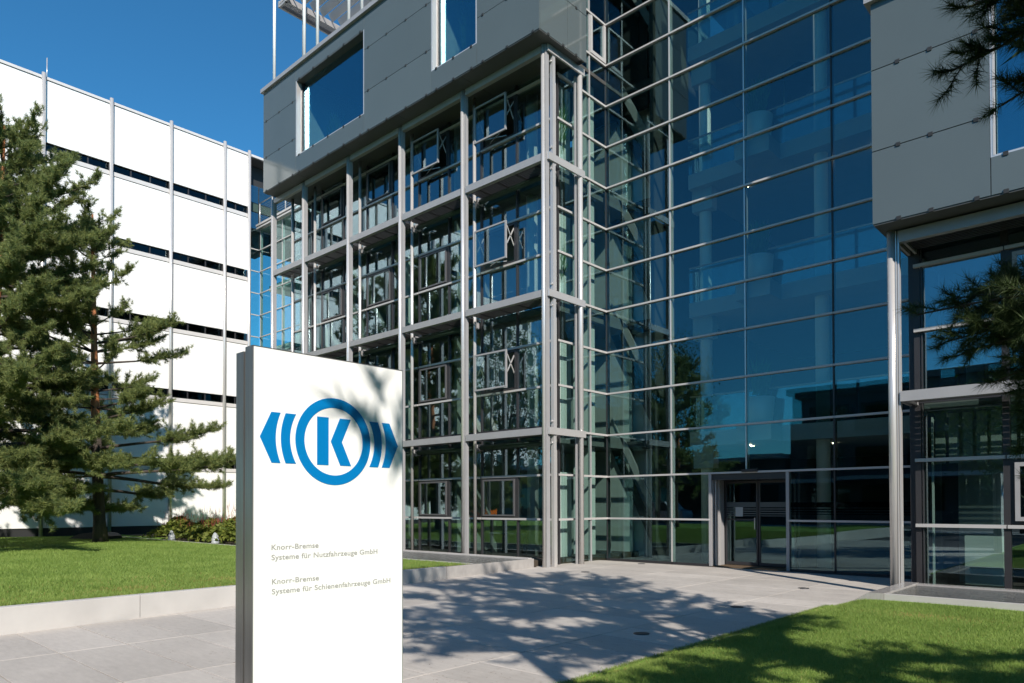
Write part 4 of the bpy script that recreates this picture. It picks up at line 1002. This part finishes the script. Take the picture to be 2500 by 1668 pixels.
def bough(start, tips, seed, nn=68, ln=.08, w=.0036):
    r = np.random.RandomState(seed); mb = MB(); P = []; D = []
    for tip, dens in tips:
        a = np.array(start); b = np.array(tip); k = 8; pp = []
        for i in range(k+1):
            v = i/k; pp.append(a + (b-a)*v + np.array([0, 0, .12*math.sin(math.pi*v)]) + (r.normal(0, .012, 3) if 0 < i < k else 0))
        mb.tube(pp, [.013*(1-.75*i/k)+.002 for i in range(k+1)], 6, cap=False)
        paths = [(pp, 1.0)]
        for q in range(7):           # side shoots near the end of the bough
            v = .45 + .5*q/7; i = min(int(v*k), k-1); o = pp[i] + (pp[i+1]-pp[i])*(v*k-i); dd = (b-a)/np.linalg.norm(b-a)
            sd = dd*.75 + r.normal(0, .5, 3); sd /= np.linalg.norm(sd); ls = r.uniform(.16, .36)*(1.25-v)
            sp = [o, o+sd*ls*.5, o+sd*ls+np.array([0, 0, .02])]; paths.append((sp, .3)); mb.tube(sp, [.006, .004, .0025], 5, cap=False)
        for pts, frac in paths:
            m_ = len(pts)-1; cnt = max(4, int(dens*frac))
            for s in range(cnt):
                v = 1 - (s/cnt)**1.1*(.55 if frac == 1 else .85); v = min(v, .999); i = min(int(v*m_), m_-1); q = pts[i] + (pts[i+1]-pts[i])*(v*m_-i)
                dd = pts[i+1]-pts[i]; dd /= np.linalg.norm(dd)
                rv = r.normal(0, 1, 3); td = dd*.75 + rv*.4; td /= np.linalg.norm(td); Lt = r.uniform(.05, .15) if s else .05
                mb.tube([q, q+td*Lt*.5, q+td*Lt], [.003, .0025, .002], 4, cap=False)
                for e in (.5, 1.0):
                    P.append(q+td*Lt*e); dj = td + r.normal(0, .15, 3); D.append(dj/np.linalg.norm(dj))
    return mb, tufts_to_needles(np.array(P), np.array(D), nn, ln, w, r, .8)
o3 = np.array(near_pine_loc)
for st, tips, sd in (((1.0, 4.3, 3.9), [((-.80, 4.10, 3.76), 13), ((-.74, 4.16, 4.08), 12), ((-.62, 4.3, 3.60), 9), ((-.60, 4.25, 3.92), 16), ((-.45, 4.4, 4.15), 18), ((-.40, 4.3, 3.75), 14), ((-.52, 4.5, 3.98), 14), ((-.5, 4.45, 4.2), 18), ((-.38, 4.5, 3.95), 20), ((-.55, 4.35, 4.05), 16), ((-.36, 4.6, 3.7), 14)], 5),
                     ((1.1, 4.7, 2.5), [((-1.16, 4.95, 2.84), 8), ((-1.02, 5.02, 2.66), 20), ((-1.0, 5.06, 2.93), 15), ((-.86, 5.2, 2.98), 18), ((-.98, 5.1, 2.58), 16), ((-.80, 5.25, 2.42), 20), ((-.74, 5.3, 2.75), 24), ((-.66, 5.3, 2.2), 18), ((-.70, 5.35, 2.0), 14), ((-.60, 5.4, 2.5), 24), ((-.62, 5.3, 2.9), 20), ((-.6, 5.45, 1.85), 12), ((-.85, 5.2, 2.75), 24), ((-.7, 5.35, 2.35), 26), ((-.62, 5.4, 2.65), 26), ((-.58, 5.45, 2.2), 22), ((-.72, 5.3, 2.55), 24), ((-.55, 5.5, 2.0), 18), ((-.9, 5.1, 2.7), 18), ((-.55, 5.5, 1.7), 12)], 6)):
    mb, V = bough(st, tips, sd)
    if sd == 6: V = V - np.array([0, 0, .07]); mb.v = [(p[0], p[1], p[2]-.07) for p in mb.v]
    mb.v = [tuple(np.array(p)-o3) for p in mb.v]
    bo = mb.obj('bough', 'bark', npine, True)
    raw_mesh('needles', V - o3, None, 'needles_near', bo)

# trees across the street (mirrored in the glass)
def leaf_tree(label, loc, H, rad, seed):
    r = np.random.RandomState(seed); t = empty('street_tree', label, 'tree', 'trees around the forecourt', loc)
    tm = MB().tube([(0, 0, 0), (.1, 0, H*.25), (.05, .1, H*.5)], [.2, .16, .1], 10)
    C = []
    for k in range(26):
        a = r.uniform(0, 6.28); q = rad*math.sqrt(r.uniform(0, 1)); zz = H*(.32 + .66*r.uniform()**.8); q *= math.sqrt(max(.05, 1-((zz/H-.58)/.46)**2))
        c = np.array([q*math.cos(a), q*math.sin(a), zz]); C.append(c); tm.tube([(.06, .05, H*.3), tuple(c*.6+np.array([0, 0, H*.15])), tuple(c)], [.07, .04, .01], 5, cap=False)
    tm.obj('trunk', 'bark', t, True)
    n = 9000; ci = r.randint(0, len(C), n); P = np.array(C)[ci] + r.normal(0, rad*.2, (n, 3)); s = .13
    d1 = r.normal(0, 1, (n, 3)); d2 = r.normal(0, 1, (n, 3)); d1 /= np.linalg.norm(d1, axis=1, keepdims=True); d2 /= np.linalg.norm(d2, axis=1, keepdims=True)
    V = np.stack([P-d1*s, P+d2*s*.7, P+d1*s], 1); raw_mesh('crown', V.reshape(-1, 3), None, 'leaves', t)
leaf_tree('tall leafy tree mirrored in the grey wing glazing beside the white tower', (-37, -9.5, 0), 15, 3.6, 61)
leaf_tree('broad leafy tree mirrored low in the grey wing glazing', (-34, -12.5, 0), 12, 4.0, 62)
leaf_tree('leafy tree mirrored in the left part of the hall glass', (-28.5, -12.5, 0), 13.5, 3.6, 63)
leaf_tree('leafy tree mirrored far left in the grey wing glazing', (-50, -6, 0), 14, 4.2, 64)

for i, (x, y, h, w, sd) in enumerate(((6.4, -2.4, 5.4, 2.4, 70), (11, -9, 8.5, 3.4, 71), (12.5, -2, 9.5, 3.6, 72), (13, 5, 9.0, 3.6, 73), (12, 10.5, 8.0, 3.0, 74), (4, -11, 8.0, 3.4, 75), (-5, -11, 7.5, 3.2, 76))):  # unseen trees added to screen off low sky and shade the lawn
    leaf_tree('leafy tree added out of view to block light', (x, y, 0), h, w, sd)
# flowering shrubs by the basin
def shrub(label, x0, x1, y, z0, seed, hgt):
    r = np.random.RandomState(seed); t = empty('flowering_shrub', label, 'shrub', 'shrubs behind the water basin', ((x0+x1)/2, y, z0))
    n = 5200; x = r.uniform(-.5, .5, n)*(x1-x0); yy = r.normal(0, .34, n); hm = hgt*(.75+.25*np.sin(x*2.1+seed)+.1*np.sin(x*5)); z = hm*np.sqrt(r.uniform(0, 1, n))*np.exp(-(yy/.8)**2)
    P = np.stack([x, yy, z], 1); s = .065
    d1 = r.normal(0, 1, (n, 3)); d1[:, 2] *= .6; d1 /= np.linalg.norm(d1, axis=1, keepdims=True); d2 = np.cross(d1, r.normal(0, 1, (n, 3))); d2 /= np.linalg.norm(d2, axis=1, keepdims=True)
    V = np.stack([P-d1*s*1.5, P+d2*s*.7, P+d1*s*1.5, P-d2*s*.7], 1); raw_mesh('foliage', V.reshape(-1, 3), None, 'shrub_leaves', t, 4)
    n = 300; x = r.uniform(-.5, .5, n)*(x1-x0); yy = r.normal(0, .3, n); hm = hgt*(.75+.25*np.sin(x*2.1+seed)); z = hm*r.uniform(.72, 1.38, n)
    P = np.stack([x, yy, z], 1); w = .016; V = np.stack([P+[-w, 0, 0], P+[w, 0, 0], P+np.stack([r.normal(0, .03, n), r.normal(0, .03, n), r.uniform(.12, .3, n)], 1)], 1)
    tag(raw_mesh('flower_spikes', V.reshape(-1, 3), None, 'shrub_flowers', t), kind='stuff')
    st = MB()
    for k in range(40): xx = (k/39-.5)*(x1-x0); st.bar((xx, 0, -.1), (xx+r.normal(0, .1), r.normal(0, .2), hgt*.7), .012)
    st.obj('stems', 'bark', t)
shrub('red flowered leafy shrub at the pine end of the basin', -33.0, -28.3, 12.95, .25, 3, .85)
shrub('taller red flowered leafy shrub next to the white sign', -28.2, -23.4, 12.8, .25, 8, 1.0)

# ------------------------------------------------------------------ across the street: what the glass mirrors
ob = empty('opposite_building', 'dark flat roofed hall across the street mirrored in the glass', 'building', loc=(0, -36, 0))
def o_(m, name, mat): q = m.obj(name, mat, ob); q.location = (0, 36, 0); return q
o_(MB().box(-25, 26, -44, -30, 0, 11.2), 'wall', 'facade_dark'); o_(MB().box(-25.4, 26.4, -44.4, -29.5, 11.2, 11.7), 'roof', 'soffit')
for k in range(12):
    for q in range(3): o_(MB().box(-23.5+k*4, -20.5+k*4, -29.99, -29.9, 1.2+q*3.4, 3.2+q*3.4), 'window', 'car_glass')
o_(MB().box(-25, 26, -29.9, -27.5, 3.6, 3.9), 'canopy', 'canvas')
lb = empty('low_building', 'low pale canopied building across the street mirrored in the glass', 'building', loc=(-43, -34, 0))
MB().box(-17, 17.5, -5, 4, 0, 5.6).obj('wall', 'facade_dark', lb); MB().box(-17.3, 17.8, -5.3, 6, 5.6, 6.0).obj('roof', 'canvas', lb)
for k in range(9): MB().box(-15.5+k*3.6, -13+k*3.6, 4.01, 4.06, .6, 3.6).obj('window', 'car_glass', lb)
tw = empty('apartment_tower', 'pale apartment tower with window rows mirrored in the grey wing', 'building', loc=(-78, -46, 0))
MB().box(-7, 7, -6, 6, 0, 31).obj('wall', 'tower_white', tw)
wm = MB().box(-.6, .6, -.05, .05, -.8, .8).mesh('window', 'car_glass'); wmx = MB().box(-.05, .05, -.6, .6, -.8, .8).mesh('window', 'car_glass')
for k in range(10):
    for q in range(6): put(wm, 'window', tw, (-5.6+2.25*q, 6.02, 2+3*k))
    for q in range(5): put(wmx, 'window', tw, (7.02, -4.6+2.3*q, 2+3*k))
def van(name, label, loc, rz, mat, L=4.9, Hh=1.9):
    t = empty(name, label, 'van', None, loc); t.rotation_euler = (0, 0, rz)
    prof = [(-L/2, .35), (-L/2, Hh-.25), (-L/2+.25, Hh), (L*.18, Hh), (L*.34, Hh*.58), (L/2-.1, Hh*.5), (L/2, .75), (L/2, .35)]
    MB().prism(prof, lambda u, v, d: (u, d, v), .92, -.92).obj('body', mat, t)
    MB().prism([(L*.175, Hh-.06), (L*.33, Hh*.6), (L*.02, Hh*.6), (L*.02, Hh-.1)], lambda u, v, d: (u, d, v), .93, -.93).obj('side_window', 'car_glass', t)
    MB().prism([(-L*.42, Hh*.6), (-L*.42, Hh-.15), (-.15, Hh-.12), (-.15, Hh*.6)], lambda u, v, d: (u, d, v), .931, -.931).obj('side_window', 'car_glass', t)
    for sx in (-L*.32, L*.32):
        for sy in (-.82, .82):
            w = MB().tube([(sx, sy-.11, .33), (sx, sy+.11, .33)], .33, 18).obj('wheel', 'tyre', t, True)
            MB().tube([(sx, sy-.12, .33), (sx, sy+.12, .33)], .18, 12).obj('rim', 'silver', w, True)
van('orange_van', 'orange van mirrored low in the grey wing glazing', (-41.3, -3.5, .03), R(80), 'orange_paint', 5.6, 2.1)
van('orange_van', 'second orange van mirrored nearer the corner column', (-40.8, -10.9, .03), R(60), 'orange_paint', 4.6, 1.6)
van('silver_van', 'silver van mirrored in the hall glass beside the door', (-34, -22, .03), R(0), 'van_silver', 5.4, 2.0)
